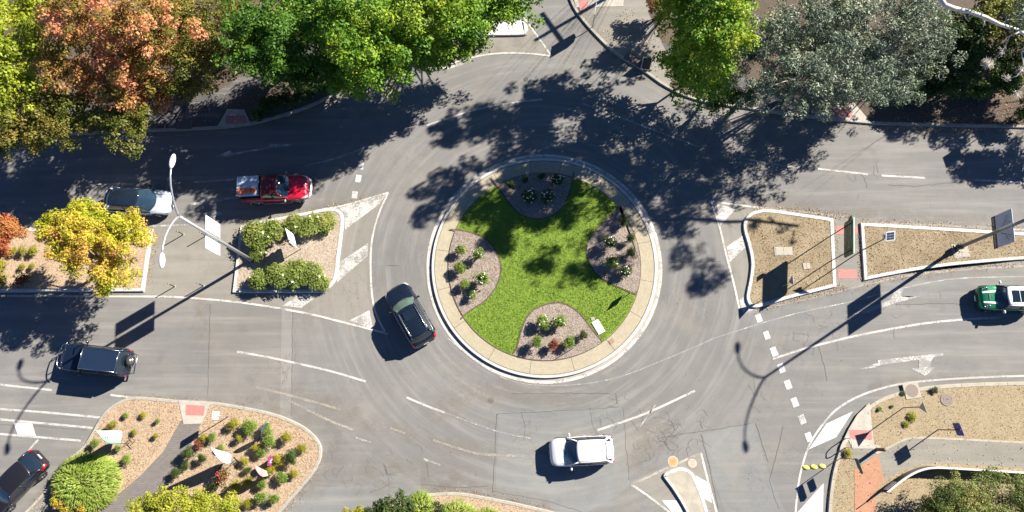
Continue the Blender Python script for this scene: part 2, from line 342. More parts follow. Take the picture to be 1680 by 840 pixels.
# ------------------------------------------------------------------ roundabout
def circ(r, n=96, a0=0, a1=2 * math.pi, c=RC): return [(c[0] + r * math.cos(a0 + (a1 - a0) * i / n), c[1] + r * math.sin(a0 + (a1 - a0) * i / n)) for i in range(n)]
RO = (G(1085, 433) - G(699, 433)).length / 2          # outside of the painted ring
s_ = RO / 8.79
mb = MB(); ribbon(mb, circ(RO - .09, 128), .2, .005, True); mb.build("road_marking", P_LINE)["kind"] = "structure"
mb = MB(); ribbon(mb, circ(RO - .29 * s_, 128), .2, .006, True); mb.build("gutter", K_CONC)["kind"] = "structure"
mb = MB()
n = 144; prof = [(RO - .37 * s_, -.05), (RO - .375 * s_, .12), (RO - .40 * s_, .16), (RO - .58 * s_, .165), (RO - .60 * s_, -.05)]
for j, (r, z) in enumerate(prof): mb.v += [(x, y, z) for x, y in circ(r, n)]
for j in range(4):
    for i in range(n): mb.f.append((j * n + i, j * n + (i + 1) % n, (j + 1) * n + (i + 1) % n, (j + 1) * n + i)); mb.m.append(0)
mb.build("kerb_strip", K_WHITE)["kind"] = "structure"
RA, RI = RO - .595 * s_, 7.16 * s_
sheet("roundabout_apron", circ(RA, 128), .15, APRON)
mb = MB()
for a in (12, 35, 58, 80, 97, 118, 150, 172, 194, 216, 240, 262, 285, 308, 330, 350):
    t = math.radians(a); p0 = (RC[0] + RI * math.cos(t), RC[1] + RI * math.sin(t)); p1 = (RC[0] + RA * math.cos(t), RC[1] + RA * math.sin(t)); ribbon(mb, [p0, p1], .022, .154)
for r in (RA - .02, ): ribbon(mb, circ(r, 128), .02, .155, True)
mb.build("paving_joint", DARKGAP)["kind"] = "structure"
LZ = .17
sheet("lawn", circ(RI, 96), LZ, LAWN)
mb = MB(); ribbon(mb, circ(RI + .01, 96), .05, LZ + .004, True); mb.build("bed_edging", EDGE)["kind"] = "structure"
RBEDS = []
def roundbed(pts):
    pts = smooth_pts(gp(pts), False, 4); a0 = math.atan2(pts[-1][1] - RC[1], pts[-1][0] - RC[0]); a1 = math.atan2(pts[0][1] - RC[1], pts[0][0] - RC[0])
    da = (a1 - a0 + math.pi) % (2 * math.pi) - math.pi; ri = RI - .02
    arc = [(RC[0] + ri * math.cos(a0 + da * i / 12), RC[1] + ri * math.sin(a0 + da * i / 12)) for i in range(0, 13)]
    poly = pts[1:-1] + arc; RBEDS.append(poly); sheet("garden_bed", poly, LZ + .02, GREYBARK)
    mb = MB(); ribbon(mb, pts, .09, LZ + .035); mb.build("bed_edging", EDGE)["kind"] = "structure"
roundbed([(806, 294), (812, 302), (820, 312), (836, 335), (852, 352), (870, 359), (890, 360), (912, 351), (925, 337), (935, 315), (940, 292), (941, 284)])
roundbed([(738, 378), (747, 378), (770, 382), (795, 392), (812, 410), (822, 435), (820, 455), (812, 475), (795, 495), (775, 508), (763, 517), (757, 524)])
roundbed([(842, 580), (848, 572), (852, 555), (860, 530), (872, 512), (890, 502), (915, 497), (938, 505), (955, 520), (970, 540), (982, 554), (988, 562)])
roundbed([(1020, 338), (1013, 344), (1000, 355), (978, 378), (965, 398), (962, 415), (968, 435), (980, 452), (1000, 465), (1020, 474), (1034, 480), (1044, 484)])
# ------------------------------------------------------------------ raised islands
def island(pts, w, kmat, smat, z=.125, h=.15, n=4, sm="traffic_island", smooth=True):
    p = gp(smooth_pts(pts, True, n)) if smooth else gp(pts)
    p = ccw(p); kerb("kerb_strip", p, w, h, kmat, True); q = offs(p, w - .02, True); sheet(sm, q, z, smat); return q
def dd(*p): return [x for q in p for x in (q, q)]
tan_l = sheet("traffic_island", gp([(236, 486), (300, 488.5), (400, 497.5), (500, 514), (610, 541), (634, 549), (626, 532), (617, 515), (610, 480), (608, 430), (611, 390), (622, 350), (637, 316), (560, 338), (450, 355), (395, 366), (330, 369), (236, 373)]), .004, A_TAN)
BED_L = island(dd((-330, 372), (252, 376), (237, 479), (-330, 481)), .23, K_WHITE, BARK, sm="garden_bed")
BED_M = island(dd((395, 372), (402, 368)) + [(470, 355), (525, 344.5), (545, 342), (559, 347), (564.5, 358), (563, 380), (558, 420), (554, 452), (548, 466), (538, 476), (526, 480.5), (500, 481)] + dd((382, 481)), .22, K_WHITE, BEDSOIL, sm="garden_bed")
tan_r = sheet("traffic_island", gp([(1166, 329), (1250, 340), (1400, 357), (1560, 370), (1760, 385), (1760, 432), (1680, 437), (1600, 442), (1500, 452), (1400, 472), (1330, 490), (1225, 516), (1213, 508), (1205, 470), (1192, 420), (1180, 370)]), .004, A_TAN)
BED_R1 = island(dd((1366, 359), (1371, 471)) + [(1304, 488), (1262, 500), (1240, 505.5), (1229, 502), (1223.5, 490), (1225, 475), (1229, 455), (1231, 430), (1226, 403), (1219, 378), (1220, 362), (1230, 350), (1243, 345.5), (1260, 344), (1310, 350.5)], .24, K_WHITE, DRY, sm="dry_verge")
BED_R2 = island(dd((1410, 366)) + dd((1416, 461)) + [(1450, 454), (1500, 445), (1550, 438), (1600, 433), (1680, 426.5), (1760, 423)] + dd((1900, 416), (1900, 397)) + [(1760, 387), (1680, 382), (1620, 378.5), (1500, 371)], .24, K_WHITE, DRY, sm="dry_verge")
ramp_pad("tactile_paving", [(1370, 371), (1407, 371), (1408, 384), (1371, 384)], .010, TACT); ramp_pad("tactile_paving", [(1374, 442), (1405, 442), (1406, 457), (1375, 456)], .010, TACT)
# south splitter
sheet("traffic_island", gp([(1150, 743), (1036, 795), (1070, 818), (1100, 842), (1130, 870), (1185, 870), (1172, 830)]), .004, A_TAN)
island([(1111, 767), (1123, 768), (1134, 774), (1140, 783), (1152, 812), (1162, 842), (1175, 880), (1185, 930), (1185, 930), (1168, 930), (1168, 930), (1126, 842), (1105, 806), (1089, 784), (1088, 779), (1092, 774)], .2, K_WHITE, K_TAN, z=.14)
# south-west beds (one each side of the path)
swk = gp(smooth_pts([(-40, 910), (40, 841), (84, 793), (108, 757), (139, 730), (165, 686), (177, 672), (190, 662), (206, 654), (224, 650.5), (260, 653), (297, 656.5), (350, 659), (416, 670), (450, 678), (474, 686.5), (497, 698), (515, 712), (526, 727), (529, 742), (524, 762), (506, 789), (462, 840), (430, 880), (390, 930)], n=4))
kerb("kerb_strip", swk, .2, KH, K_CONC, side=-1)
BED_SW = offs(swk, -.18) + [(swk[-1][0], -25), (swk[0][0], -25)]
sheet("garden_bed", BED_SW, VZ, BARK)
sheet("footpath", gp([(298, 690), (270, 740), (232, 780), (178, 826), (140, 870), (60, 960), (190, 960), (235, 860), (282, 787), (300, 760), (318, 720), (334, 690)]), VZ + .006, GREYPAVE)
ramp_pad("kerb_ramp", [(294, 656), (348, 659), (333, 695), (303, 696)], KH + .006); ramp_pad("tactile_paving", [(307, 664), (338, 666), (336, 682), (306, 681)], KH + .010, TACT)
ramp_pad("footpath", [(40, 845), (62, 818), (92, 792), (110, 800), (150, 845), (110, 880), (30, 880)], VZ + .011, A_TAN)
# south-centre bed
sck = gp(smooth_pts([(560, 900), (600, 850), (640, 825), (672, 814.5), (705, 809), (752, 807.5), (797, 814.5), (854, 826), (911, 840), (950, 853), (1010, 890), (1050, 950)], n=4))
kerb("kerb_strip", sck, .2, KH, K_CONC, side=-1); sheet("garden_bed", offs(sck, -.18) + [(sck[-1][0], -25), (sck[0][0], -25)], VZ, BARK)
# south-east verge
sek = gp(smooth_pts([(1352, 960), (1357, 840), (1362, 790), (1369, 758), (1380, 728), (1397, 695), (1415, 673), (1440, 655), (1480, 641), (1530, 632.5), (1600, 628), (1680, 626), (1900, 622), (2100, 620)], n=4))
kerb("kerb_strip", sek, .24, KH, K_TAN, side=-1); SEV = offs(sek, -.22) + [(85, -25), (sek[0][0], -25)]; sheet("dry_verge", SEV, VZ, DRYR)
sheet("footpath", gp([(1396, 735), (1434, 735), (1440, 744), (1455, 736), (1478, 724), (1500, 719), (1560, 721), (1680, 727), (1900, 737), (1900, 778), (1680, 768), (1560, 760), (1510, 760), (1475, 772), (1448, 788), (1438, 775), (1402, 772)]), VZ + .006, A_PATH)
mb = MB(); ribbon(mb, gp(smooth_pts([(1440, 742), (1455, 735), (1478, 723), (1500, 718), (1560, 720), (1680, 726), (1900, 736)], n=4)), .13, VZ + .01); mb.build("path_edging", K_TAN)["kind"] = "structure"
ramp_pad("footpath", [(1400, 771), (1439, 744), (1449, 787), (1436, 806), (1436, 930), (1402, 930)], VZ + .012, REDBRICK)
ramp_pad("kerb_ramp", [(1425, 661), (1433, 736), (1397, 736), (1391, 722), (1376, 738), (1378, 731), (1391, 703), (1405, 680)], KH + .006); ramp_pad("tactile_paving", [(1391, 705), (1428, 706), (1429, 721), (1393, 721)], KH + .010, TACT)
# ------------------------------------------------------------------ resurfaced patches, seams
PATCH = [[(818, 676), (1022, 668), (1030, 740), (1033, 796), (1010, 815), (960, 842), (911, 836), (854, 823), (812, 815)], [(1152, 712), (1238, 694), (1258, 770), (1290, 842), (1190, 842), (1172, 790)],
         [(345, 500), (460, 517), (460, 668), (340, 655)], [(1212, 522), (1330, 493), (1500, 455), (1590, 446), (1590, 470), (1500, 486), (1330, 524), (1240, 548)], [(540, 800), (690, 770), (690, 812), (560, 842), (470, 842), (505, 795)]]
for q, mt in zip(PATCH, (A_PATCH, A_PATCH, asphalt("asphalt_warm", (.18, .172, .158)), asphalt("asphalt_cool", (.17, .17, .168)), A_PATCH)): sheet("road_patch", gp(q), .004, mt)
sheet("road_patch", gp([(462, 500), (480, 503), (478, 700), (459, 696)]), .0045, asphalt("trench_seal", (.215, .208, .195)))
mb = MB()
SEAM = [[(815, 679), (812, 745), (808, 815)], [(1022, 668), (1026, 720), (1033, 795)], [(815, 679), (900, 675), (1022, 668)], [(840, 646), (930, 645), (1008, 645)], [(808, 806), (900, 822), (960, 842)], [(1150, 712), (1165, 770), (1180, 842)],
        [(1240, 694), (1262, 765)], [(1010, 645), (1014, 672)], [(480, 500), (479, 600), (478, 690)], [(345, 500), (341, 655)], [(690, 795), (760, 800), (808, 797)], [(630, 760), (640, 795), (600, 812)], [(1080, 720), (1120, 712), (1238, 694)],
        [(1340, 560), (1352, 600), (1358, 632)], [(0, 697), (70, 700), (150, 706)], [(632, 436), (662, 436)], [(1098, 430), (1150, 430), (1190, 428)], [(1285, 700), (1262, 790), (1280, 842)], [(855, 676), (862, 700), (858, 730)], [(968, 668), (972, 700), (985, 718)],
        [(1100, 690), (1108, 705), (1090, 725), (1102, 745)], [(1470, 500), (1540, 498), (1600, 500)], [(1560, 300), (1500, 306), (1450, 303)], [(700, 760), (705, 790)]]
for q in SEAM:
    pts = []
    for (x0, y0), (x1, y1) in zip(q, q[1:]):
        k = max(2, int(math.hypot(x1 - x0, y1 - y0) / 7)); pts += [(x0 + (x1 - x0) * i / k + random.uniform(-.8, .8), y0 + (y1 - y0) * i / k + random.uniform(-.8, .8)) for i in range(k)]
    ribbon(mb, gp(pts), .022, .0075)
rnd_c = random.Random(21); mc = MB()
for cx, cy, rad, k in [(1075, 705, 30, 26), (1130, 700, 34, 18), (985, 700, 26, 12), (1350, 545, 40, 14), (1470, 492, 50, 16), (630, 782, 50, 16), (560, 792, 40, 10), (875, 690, 30, 10), (470, 600, 14, 14), (1240, 650, 30, 8), (1300, 560, 26, 9), (1010, 660, 24, 10), (1110, 740, 24, 12), (1430, 310, 40, 7)]:
    for i in range(k):
        x, y, a = cx + rnd_c.gauss(0, rad * .6), cy + rnd_c.gauss(0, rad * .5), rnd_c.uniform(0, 6.28); q = [(x, y)]
        for j in range(rnd_c.randint(3, 8)): a += rnd_c.gauss(0, .55); x += math.cos(a) * 3.4; y += math.sin(a) * 3.4; q.append((x, y))
        ribbon(mc, gp(q), rnd_c.uniform(.008, .017), .0078)
mc.build("road_crack", simple("crack_grime", (.085, .082, .078), .9))["kind"] = "structure"; mb.build("road_seam", DARKGAP)["kind"] = "structure"
# ------------------------------------------------------------------ painted markings
def mark(lines, w, mat, z=.009, smooth=True):
    mb = MB()
    for i, q in enumerate(lines): ribbon(mb, gp(smooth_pts(q, False, 5) if smooth and len(q) > 2 else q), w, z + .0004 * (i % 3))
    mb.build("road_marking", mat)["kind"] = "structure"
mark([[(-60, 485), (100, 486), (240, 486.5), (300, 488), (400, 497), (500, 513.5), (560, 528), (611, 541), (636, 548)], [(637, 316), (622, 350), (611, 390), (608, 430), (610, 480), (617, 515), (632, 545)], [(637, 316), (600, 327), (560, 338), (520, 345)],
      [(905, 92), (880, 57), (855, 22)], [(905, 92), (870, 88), (830, 87), (790, 91), (745, 103), (700, 118)], [(1168, 330), (1200, 335), (1250, 341)], [(1166, 329), (1180, 370), (1192, 420), (1205, 470), (1213, 508)]], .13, P_LINE)
mark([[(1036, 795), (1090, 770), (1150, 743)]], .15, P_FAINT, .0105); mark([[(1150, 743), (1162, 790), (1176, 842)], [(1036, 795), (1065, 815), (1104, 845)]], .13, P_LINE)
mark([[(1700, 616), (1600, 619.5), (1530, 624), (1480, 629.5), (1440, 639), (1405, 652), (1372, 672), (1347, 700), (1328, 730), (1316, 765), (1309, 800), (1305, 842)]], .13, P_WHITE)
mark([[(389, 577), (440, 586), (500, 599), (550, 611), (600, 626)], [(980, 706), (1060, 678), (1140, 641)], [(700, 206), (770, 183), (830, 170), (890, 163)], [(1268, 589), (1320, 572), (1400, 552), (1500, 533), (1570, 525), (1640, 521)], [(667, 652), (700, 666), (730, 677)],
      [(1342, 277), (1424, 286)], [(1446, 288), (1518, 292)], [(1600, 295), (1700, 301)], [(0, 631), (85, 640)], [(0, 671), (80, 677), (165, 685)], [(0, 688), (152, 702)], [(0, 712), (133, 723)], [(181, 648), (215, 652)], [(63, 721), (40, 747)], [(-60, 625), (0, 631)]], .14, P_WHITE)
mark([[(956, 170), (1000, 186), (1050, 205), (1147, 241)], [(1218, 260), (1285, 272), (1312, 275)], [(500, 272), (550, 260), (603, 240)], [(145, 302), (218, 302)], [(318, 299), (390, 294)], [(311, 335), (390, 324)], [(245, 371), (330, 368)], [(583, 718), (608, 726)], [(695, 753), (722, 763)], [(-20, 374), (60, 373.5)]], .12, P_WORN)
mark([[(730, 677), (810, 706), (870, 719)], [(1165, 557), (1250, 530), (1320, 511), (1400, 494), (1480, 473), (1570, 457), (1690, 454)], [(735, 555), (790, 600), (850, 628), (930, 632), (1010, 620), (1090, 590), (1170, 556)], [(1215, 514), (1330, 490), (1395, 474)], [(1050, 700), (1075, 664)]], .07, P_GHOST)
mark([[(420, 635), (480, 650), (560, 672)], [(640, 703), (665, 711)], [(710, 722), (750, 735), (790, 745), (860, 748)], [(470, 655), (540, 690), (580, 705)], [(1240, 340), (1310, 347), (1400, 357)], [(1420, 367), (1500, 368), (1680, 377)], [(1395, 474), (1420, 467), (1500, 451), (1600, 441), (1700, 436)]], .16, P_FAINT)
def quads(polys, mat, z=.009):
    mb = MB()
    for q in polys: q = ccw(gp(q)); mb.add([(x, y, z) for x, y in q], [tuple(range(len(q)))])
    mb.build("road_marking", mat)["kind"] = "structure"
quads([[(551, 343), (600, 329), (634, 319), (622, 335), (566, 377), (566, 358), (561, 347)], [(556, 431), (604, 399), (603, 420), (553, 463)], [(464, 502), (488, 484), (524, 483), (495, 505)], [(573, 526), (606, 509), (612, 540)],
       [(1171, 333), (1207, 343), (1181, 371)], [(1192, 405), (1219, 386), (1225, 404), (1197, 430)], [(1213, 493), (1222, 485), (1230, 503), (1245, 508), (1218, 512)], [(720, 112), (745, 104), (775, 96), (770, 102), (735, 114)]], paint("hatch_paint", (.55, .53, .49), .47))
quads([[(1327, 737), (1356, 695), (1399, 675), (1372, 717)], [(1308, 841), (1351, 793), (1350, 841)], [(1141, 780), (1161, 791), (1168, 825), (1152, 816)], [(1086, 821), (1110, 821), (1123, 842), (1104, 842)], [(22, 693), (53, 695), (59, 715), (29, 712)]], paint("fresh_paint", (.66, .65, .63), .36))
def squares(cs, w, h, ang):
    mb = MB()
    for (x, y) in cs:
        ca, sa = math.cos(ang), math.sin(ang); q = ccw(gp([(x + a * w * ca - b * h * sa, y + a * w * sa + b * h * ca) for a, b in ((-.5, -.5), (.5, -.5), (.5, .5), (-.5, .5))])); mb.add([(X, Y, .0095) for X, Y in q], [(0, 1, 2, 3)])
    mb.build("road_marking", paint("dash_paint", (.58, .57, .54), .43))["kind"] = "structure"
squares([(1270, 577), (1282, 604), (1293, 631), (1304, 660), (1316, 688), (1327, 717)], 10, 15, -.38); squares([(1245, 522), (1258, 550)], 9, 13, -.35); squares([(592, 272), (588, 293), (582, 320)], 9, 12, .12)
# turn arrows (worn)
AR = [[(1410, 606), (1440, 595), (1440, 591), (1547, 579), (1547, 583.5), (1532, 586), (1527, 593), (1526, 602), (1534, 603), (1518, 617), (1494, 605), (1508, 604), (1507, 590), (1440, 600), (1436, 603)],
      [(1385, 518), (1420, 508), (1460, 492), (1470, 472), (1482, 474), (1478, 486), (1490, 488), (1465, 493), (1500, 486), (1512, 486), (1470, 497), (1425, 513)],
      [(355, 257), (378, 246), (381, 251), (440, 241), (442, 236), (478, 236.5), (477, 240), (445, 243), (385, 254), (378, 257)], [(311, 336), (335, 329), (390, 322), (390, 326), (340, 333), (330, 337)], [(334, 352), (350, 344), (366, 350), (352, 357)]]
quads(AR, P_WORN, .0125)

# washed-in dirt along the kerbs and where side roads join
def dirt_mat():
    m, nt, b = new_mat("road_dirt"); p = pos(nt); a = N(nt, "ShaderNodeAttribute", attribute_name="fade"); n1 = noise(nt, p, 1.1, 6, .7); n2 = noise(nt, p, 16, 4, .7)
    nt.links.new(mix(nt, n2, (.20, .17, .125), (.33, .285, .22)), b.inputs["Base Color"]); b.inputs["Roughness"].default_value = .95
    f = mth(nt, 'MULTIPLY', a.outputs["Fac"], ramp(nt, mth(nt, 'ADD', mth(nt, 'MULTIPLY', n1, .75), mth(nt, 'MULTIPLY', n2, .25)), [(.42, 0), (.74, .6)])); tr = N(nt, "ShaderNodeBsdfTransparent"); ms = N(nt, "ShaderNodeMixShader")
    nt.links.new(f, ms.inputs[0]); nt.links.new(tr.outputs[0], ms.inputs[1]); nt.links.new(b.outputs[0], ms.inputs[2]); nt.links.new(ms.outputs[0], nt.nodes["Material Output"].inputs[0]); return m
def dirt(paths):
    V = []; F = []; A = []
    for pts, w in paths:
        p = smooth_pts(gp(pts), n=5) if len(pts) > 2 else gp(pts); n = len(p); b = len(V)
        for k, (o_, f_) in enumerate(((-1, 0), (-.5, .6), (0, 1), (.5, .6), (1, 0))):
            for i, (x, y) in enumerate(offs(p, o_ * w)): V.append((x, y, .0135)); A.append(f_ * min(1, i / (n * .15), (n - 1 - i) / (n * .15)))
        F += [(b + k * n + i, b + k * n + i + 1, b + (k + 1) * n + i + 1, b + (k + 1) * n + i) for k in range(4) for i in range(n - 1)]
    me = bpy.data.meshes.new("road_dirt"); me.from_pydata(V, [], F); me.update(); at = me.attributes.new("fade", 'FLOAT', 'POINT'); at.data.foreach_set("value", A); o = link("road_dirt", me, dirt_mat()); o["kind"] = "structure"
dirt([([(1180, 325), (1260, 335), (1330, 342), (1420, 352), (1560, 364), (1700, 376)], .8), ([(1236, 512), (1304, 496), (1400, 474), (1500, 456), (1600, 444), (1700, 438)], .4), ([(380, 650), (440, 664), (500, 684), (540, 706), (560, 740)], .8), ([(540, 720), (545, 760), (520, 800), (480, 850)], .9), ([(560, 800), (640, 780), (720, 780), (800, 795)], 1.3), ([(690, 800), (800, 806), (912, 832)], .7), ([(1100, 690), (1060, 730), (1050, 780)], 1.2),
      ([(140, 735), (95, 790), (50, 845)], .8), ([(240, 478), (248, 380)], .4), ([(385, 480), (392, 372)], .4), ([(400, 660), (480, 640), (600, 690), (720, 725), (860, 750)], .8), ([(260, 366), (400, 358), (540, 335), (636, 312)], .45), ([(-20, 482), (120, 482), (235, 482)], .3), ([(1412, 470), (1420, 360)], .5), ([(1372, 360), (1378, 474)], .35), ([(940, 20), (985, 72), (1040, 118), (1150, 176)], .6), ([(560, 160), (640, 112), (690, 40)], .8), ([(1430, 212), (1540, 214), (1690, 218)], .9), ([(1420, 640), (1500, 622), (1690, 614)], .35), ([(330, 480), (330, 520), (335, 560)], .7), ([(700, 690), (800, 640), (960, 660)], 1.0), ([(745, 95), (830, 75), (890, 80)], .9)])
# ------------------------------------------------------------------ vegetation
def leaf_mesh(name, P, Nrm, size, tint, aspect=.62):
    """many small folded leaves: centre, facing, length and tint of each"""
    n = len(P); up = RNG.normal(size=(n, 3)); a = np.cross(Nrm, up); a /= np.linalg.norm(a, axis=1)[:, None] + 1e-9; b = np.cross(Nrm, a)
    s = size[:, None]; V = np.empty((n, 4, 3)); V[:, 0] = P - a * s * .5; V[:, 2] = P + a * s * .5
    fold = Nrm * s * .10; V[:, 1] = P + b * s * aspect * .5 + fold + a * s * .06; V[:, 3] = P - b * s * aspect * .5 + fold + a * s * .06
    me = bpy.data.meshes.new(name); me.vertices.add(n * 4); me.vertices.foreach_set("co", V.reshape(-1)); me.loops.add(n * 4); me.loops.foreach_set("vertex_index", np.arange(n * 4, dtype=np.int32))
    me.polygons.add(n); me.polygons.foreach_set("loop_start", np.arange(0, n * 4, 4, dtype=np.int32)); me.update(calc_edges=True)
    at = me.attributes.new("tint", 'FLOAT', 'FACE'); at.data.foreach_set("value", tint.astype(np.float32)); return me
def unit(v): return v / (np.linalg.norm(v, axis=1)[:, None] + 1e-9)
def crown_points(blobs, nclump, per, cr, leaf, flat=.75, inner=.4, jit=.55):
    """clumps over the outer part of the blobs, leaves over the outside of each clump"""
    B = np.array(blobs, float); w = B[:, 3] * B[:, 4]; w = w / w.sum(); k = RNG.choice(len(B), nclump, p=w)
    d = unit(RNG.normal(size=(nclump, 3))); low = d[:, 2] < -.35; d[low, 2] *= -1
    r = RNG.random(nclump) ** inner * (.86 + .28 * RNG.random(nclump)); C = B[k, :3] + d * r[:, None] * B[k, 3:6]; R = cr * (.55 + .75 * RNG.random(nclump)); T = RNG.random(nclump)
    m = (per * 1.25 * (R / cr) ** 2).astype(int) + 4; idx = np.repeat(np.arange(nclump), m); n = len(idx)
    e = unit(RNG.normal(size=(n, 3))); e[e[:, 2] < -.25, 2] *= -.8; q = (.45 + .6 * RNG.random(n) ** .6)[:, None] * R[idx][:, None] * np.array([1, 1, flat]); P = C[idx] + e * q
    Nr = unit(e * .7 + np.array([0, 0, .55]) + RNG.normal(size=(n, 3)) * jit); t = np.clip(T[idx] * .65 + RNG.random(n) * .35, 0, 1); s = leaf * (.40 + .95 * RNG.random(n) ** 1.2); return P, Nr, s, t, C
BARKC = simple("tree_bark", (.13, .105, .08), .9, var=.35, scale=3, bmp=.5); PALEBARK = simple("pale_bark", (.62, .57, .50), .75, var=.18, scale=2, bmp=.2); STEM = simple("stem_wood", (.14, .11, .07), .9)
def limb_tree(mb, base, C, r0, fork, nl):
    """tapered trunk with limbs that reach into the clumps"""
    base = Vector(base); top = Vector(C.mean(axis=0)); f = base.lerp(Vector((top.x, top.y, top.z)), fork); f.z = base.z + (top.z - base.z) * fork
    w = Vector((random.uniform(-.15, .15), random.uniform(-.15, .15), 0)); mb.tube([base - Vector((0, 0, .15)), base + Vector((0, 0, .3)), base.lerp(f, .55) + w, f], [r0 * 1.5, r0 * 1.05, r0 * .9, r0 * .75], 9)
    for i in RNG.choice(len(C), min(nl, len(C)), replace=False):
        c = Vector(C[i]); mid = f.lerp(c, .5) + Vector((random.uniform(-.3, .3), random.uniform(-.3, .3), random.uniform(0, .5))); mb.tube([f, f.lerp(mid, .5) + Vector((0, 0, .15)), mid, c], [r0 * .5, r0 * .36, r0 * .22, r0 * .06], 6)
def tree(name, label, cat, base, blobs, mat, nclump, per, cr, leaf, r0=.18, fork=.45, nl=16, bark=None, group=None, z0=VZ, aspect=.62, low=0, **kw):
    if low:   # lower boughs under the top of the crown
        ex = [(b[0], b[1] + .35, b[2] * (.62 if b[2] > 6 else .7), b[3] * .86, b[4] * .8, b[5] * .8) for b in blobs]; blobs = blobs + ex; nclump = int(nclump * 1.5); fork = .3
    t = empty(name, (base[0], base[1], z0)); tag(t, label, cat, group); B = [(b[0] - base[0], b[1] - base[1], b[2] - z0) + tuple(b[3:]) for b in blobs]
    P, Nr, s, tt, C = crown_points(B, nclump, per, cr, leaf, **kw); link("crown", leaf_mesh("crown", P, Nr, s, tt, aspect), mat, t)
    mb = MB(); limb_tree(mb, (0, 0, 0), C, r0, fork, nl); mb.build("trunk", bark or BARKC, t, True); return t
def blob(px, py, z, rx, ry=None, rz=None): c = G(px, py, z); return (c.x, c.y, z, rx, ry or rx, rz or rx * .7)
MAPLE = leaf_mat("maple_leaf", [(0, (.08, .11, .012)), (.36, (.20, .175, .025)), (.52, (.42, .24, .07)), (.68, (.72, .30, .16)), (1, (.80, .44, .25))], .42)
OLIVE = leaf_mat("olive_leaf", [(0, (.07, .10, .012)), (.5, (.15, .165, .022)), (.8, (.28, .20, .045)), (1, (.50, .27, .12))], .4)
LIME = leaf_mat("lime_leaf", [(0, (.14, .22, .012)), (.5, (.30, .36, .025)), (1, (.52, .50, .05))], .4)
GREEN = leaf_mat("green_leaf", [(0, (.055, .15, .010)), (.4, (.12, .26, .018)), (.7, (.28, .40, .03)), (1, (.52, .52, .06))], .3)
DEEP = leaf_mat("deep_leaf", [(0, (.04, .10, .012)), (.5, (.075, .18, .018)), (.8, (.14, .26, .02)), (1, (.32, .34, .04))], .45)
GUM = leaf_mat("gum_leaf", [(0, (.07, .105, .068)), (.45, (.165, .21, .145)), (.8, (.30, .335, .225)), (1, (.43, .37, .15))], .5, .12, .5)
DARK = leaf_mat("dark_leaf", [(0, (.025, .055, .012)), (.6, (.055, .11, .018)), (1, (.13, .20, .03))], .6)
AUTUMN = leaf_mat("autumn_leaf", [(0, (.17, .25, .012)), (.38, (.40, .42, .025)), (.6, (.58, .48, .05)), (.8, (.62, .35, .09)), (1, (.55, .20, .09))], .33)
RUSSET = leaf_mat("russet_leaf", [(0, (.34, .22, .04)), (.5, (.42, .16, .05)), (1, (.38, .05, .04))], .8)
HEDGE = leaf_mat("hedge_leaf", [(0, (.09, .14, .025)), (.5, (.20, .26, .05)), (.8, (.36, .37, .10)), (1, (.50, .42, .15))], .7)
# north-west trees
tree("plane_tree", "yellow-green tree at the far west end of the north-west tree belt", "tree", G2(60, 150), [blob(5, 60, 7, 3.2, 3.4, 2.2), blob(40, 150, 6, 2.2, 2.2, 1.6), blob(62, 95, 5.6, 1.6, 1.8, 1.3), blob(66, 20, 6.2, 1.5, 1.8, 1.3), blob(-40, 160, 6, 3, 2.8, 2)], LIME, 270, 80, 0.60, 0.216, .22, group="trees along the north verge", inner=.55)
tree("maple_tree", "maple turning salmon red over the north-west footpath", "tree", G2(250, 130), [blob(140, 25, 8, 3.0, 2.6, 2.2), blob(235, 50, 8.2, 3.4, 3.0, 2.4), blob(205, 135, 6.6, 2.6, 2.2, 1.7), blob(120, 110, 6.8, 2.2, 2.4, 1.8)], MAPLE, 351, 74, 0.53, 0.189, .24, group="trees along the north verge", nl=22, low=1, inner=.55)
tree("maple_tree", "olive and russet maple overhanging the shaded road between the lime tree and the red maple", "tree", G2(150, 210), [blob(75, 200, 5.4, 3.4, 2.3, 1.6), blob(200, 205, 5.2, 2.4, 2.0, 1.4), blob(20, 225, 4.6, 2.4, 1.5, 1.2)], OLIVE, 256, 74, 0.50, 0.171, .2, group="trees along the north verge", inner=.55)
tree("maple_tree", "dull brown-green tree between the red maple and the bright green tree", "tree", G2(370, 110), [blob(335, 85, 6.0, 2.8, 2.6, 1.8), blob(305, 20, 6.0, 2.4, 2.4, 1.8), blob(395, 85, 4.8, 1.5, 1.5, 1.2), blob(300, 140, 5, 1.8, 1.2, 1.2), blob(380, 20, 4.5, 2.2, 2.2, 1.4)], OLIVE, 229, 68, 0.50, 0.171, .2, group="trees along the north verge", low=1, inner=.55)
tree("plane_tree", "dark green shaded tree west of the bright green tree, above the planted strip", "tree", G2(480, 110), [blob(430, 55, 7.2, 2.8, 3.2, 2.2), blob(480, 110, 6, 2.2, 1.6, 1.6), blob(520, 55, 6.4, 1.7, 1.8, 1.4), blob(500, 10, 6.8, 2.0, 1.8, 1.5), blob(540, 118, 4.2, 1.3, 1.0, .9), blob(500, 112, 3.2, 1.6, 1.0, .9), blob(440, 105, 3.4, 1.6, 1.0, .9)], DEEP, 300, 77, 0.58, 0.207, .22, group="trees along the north verge", low=1, inner=.55)
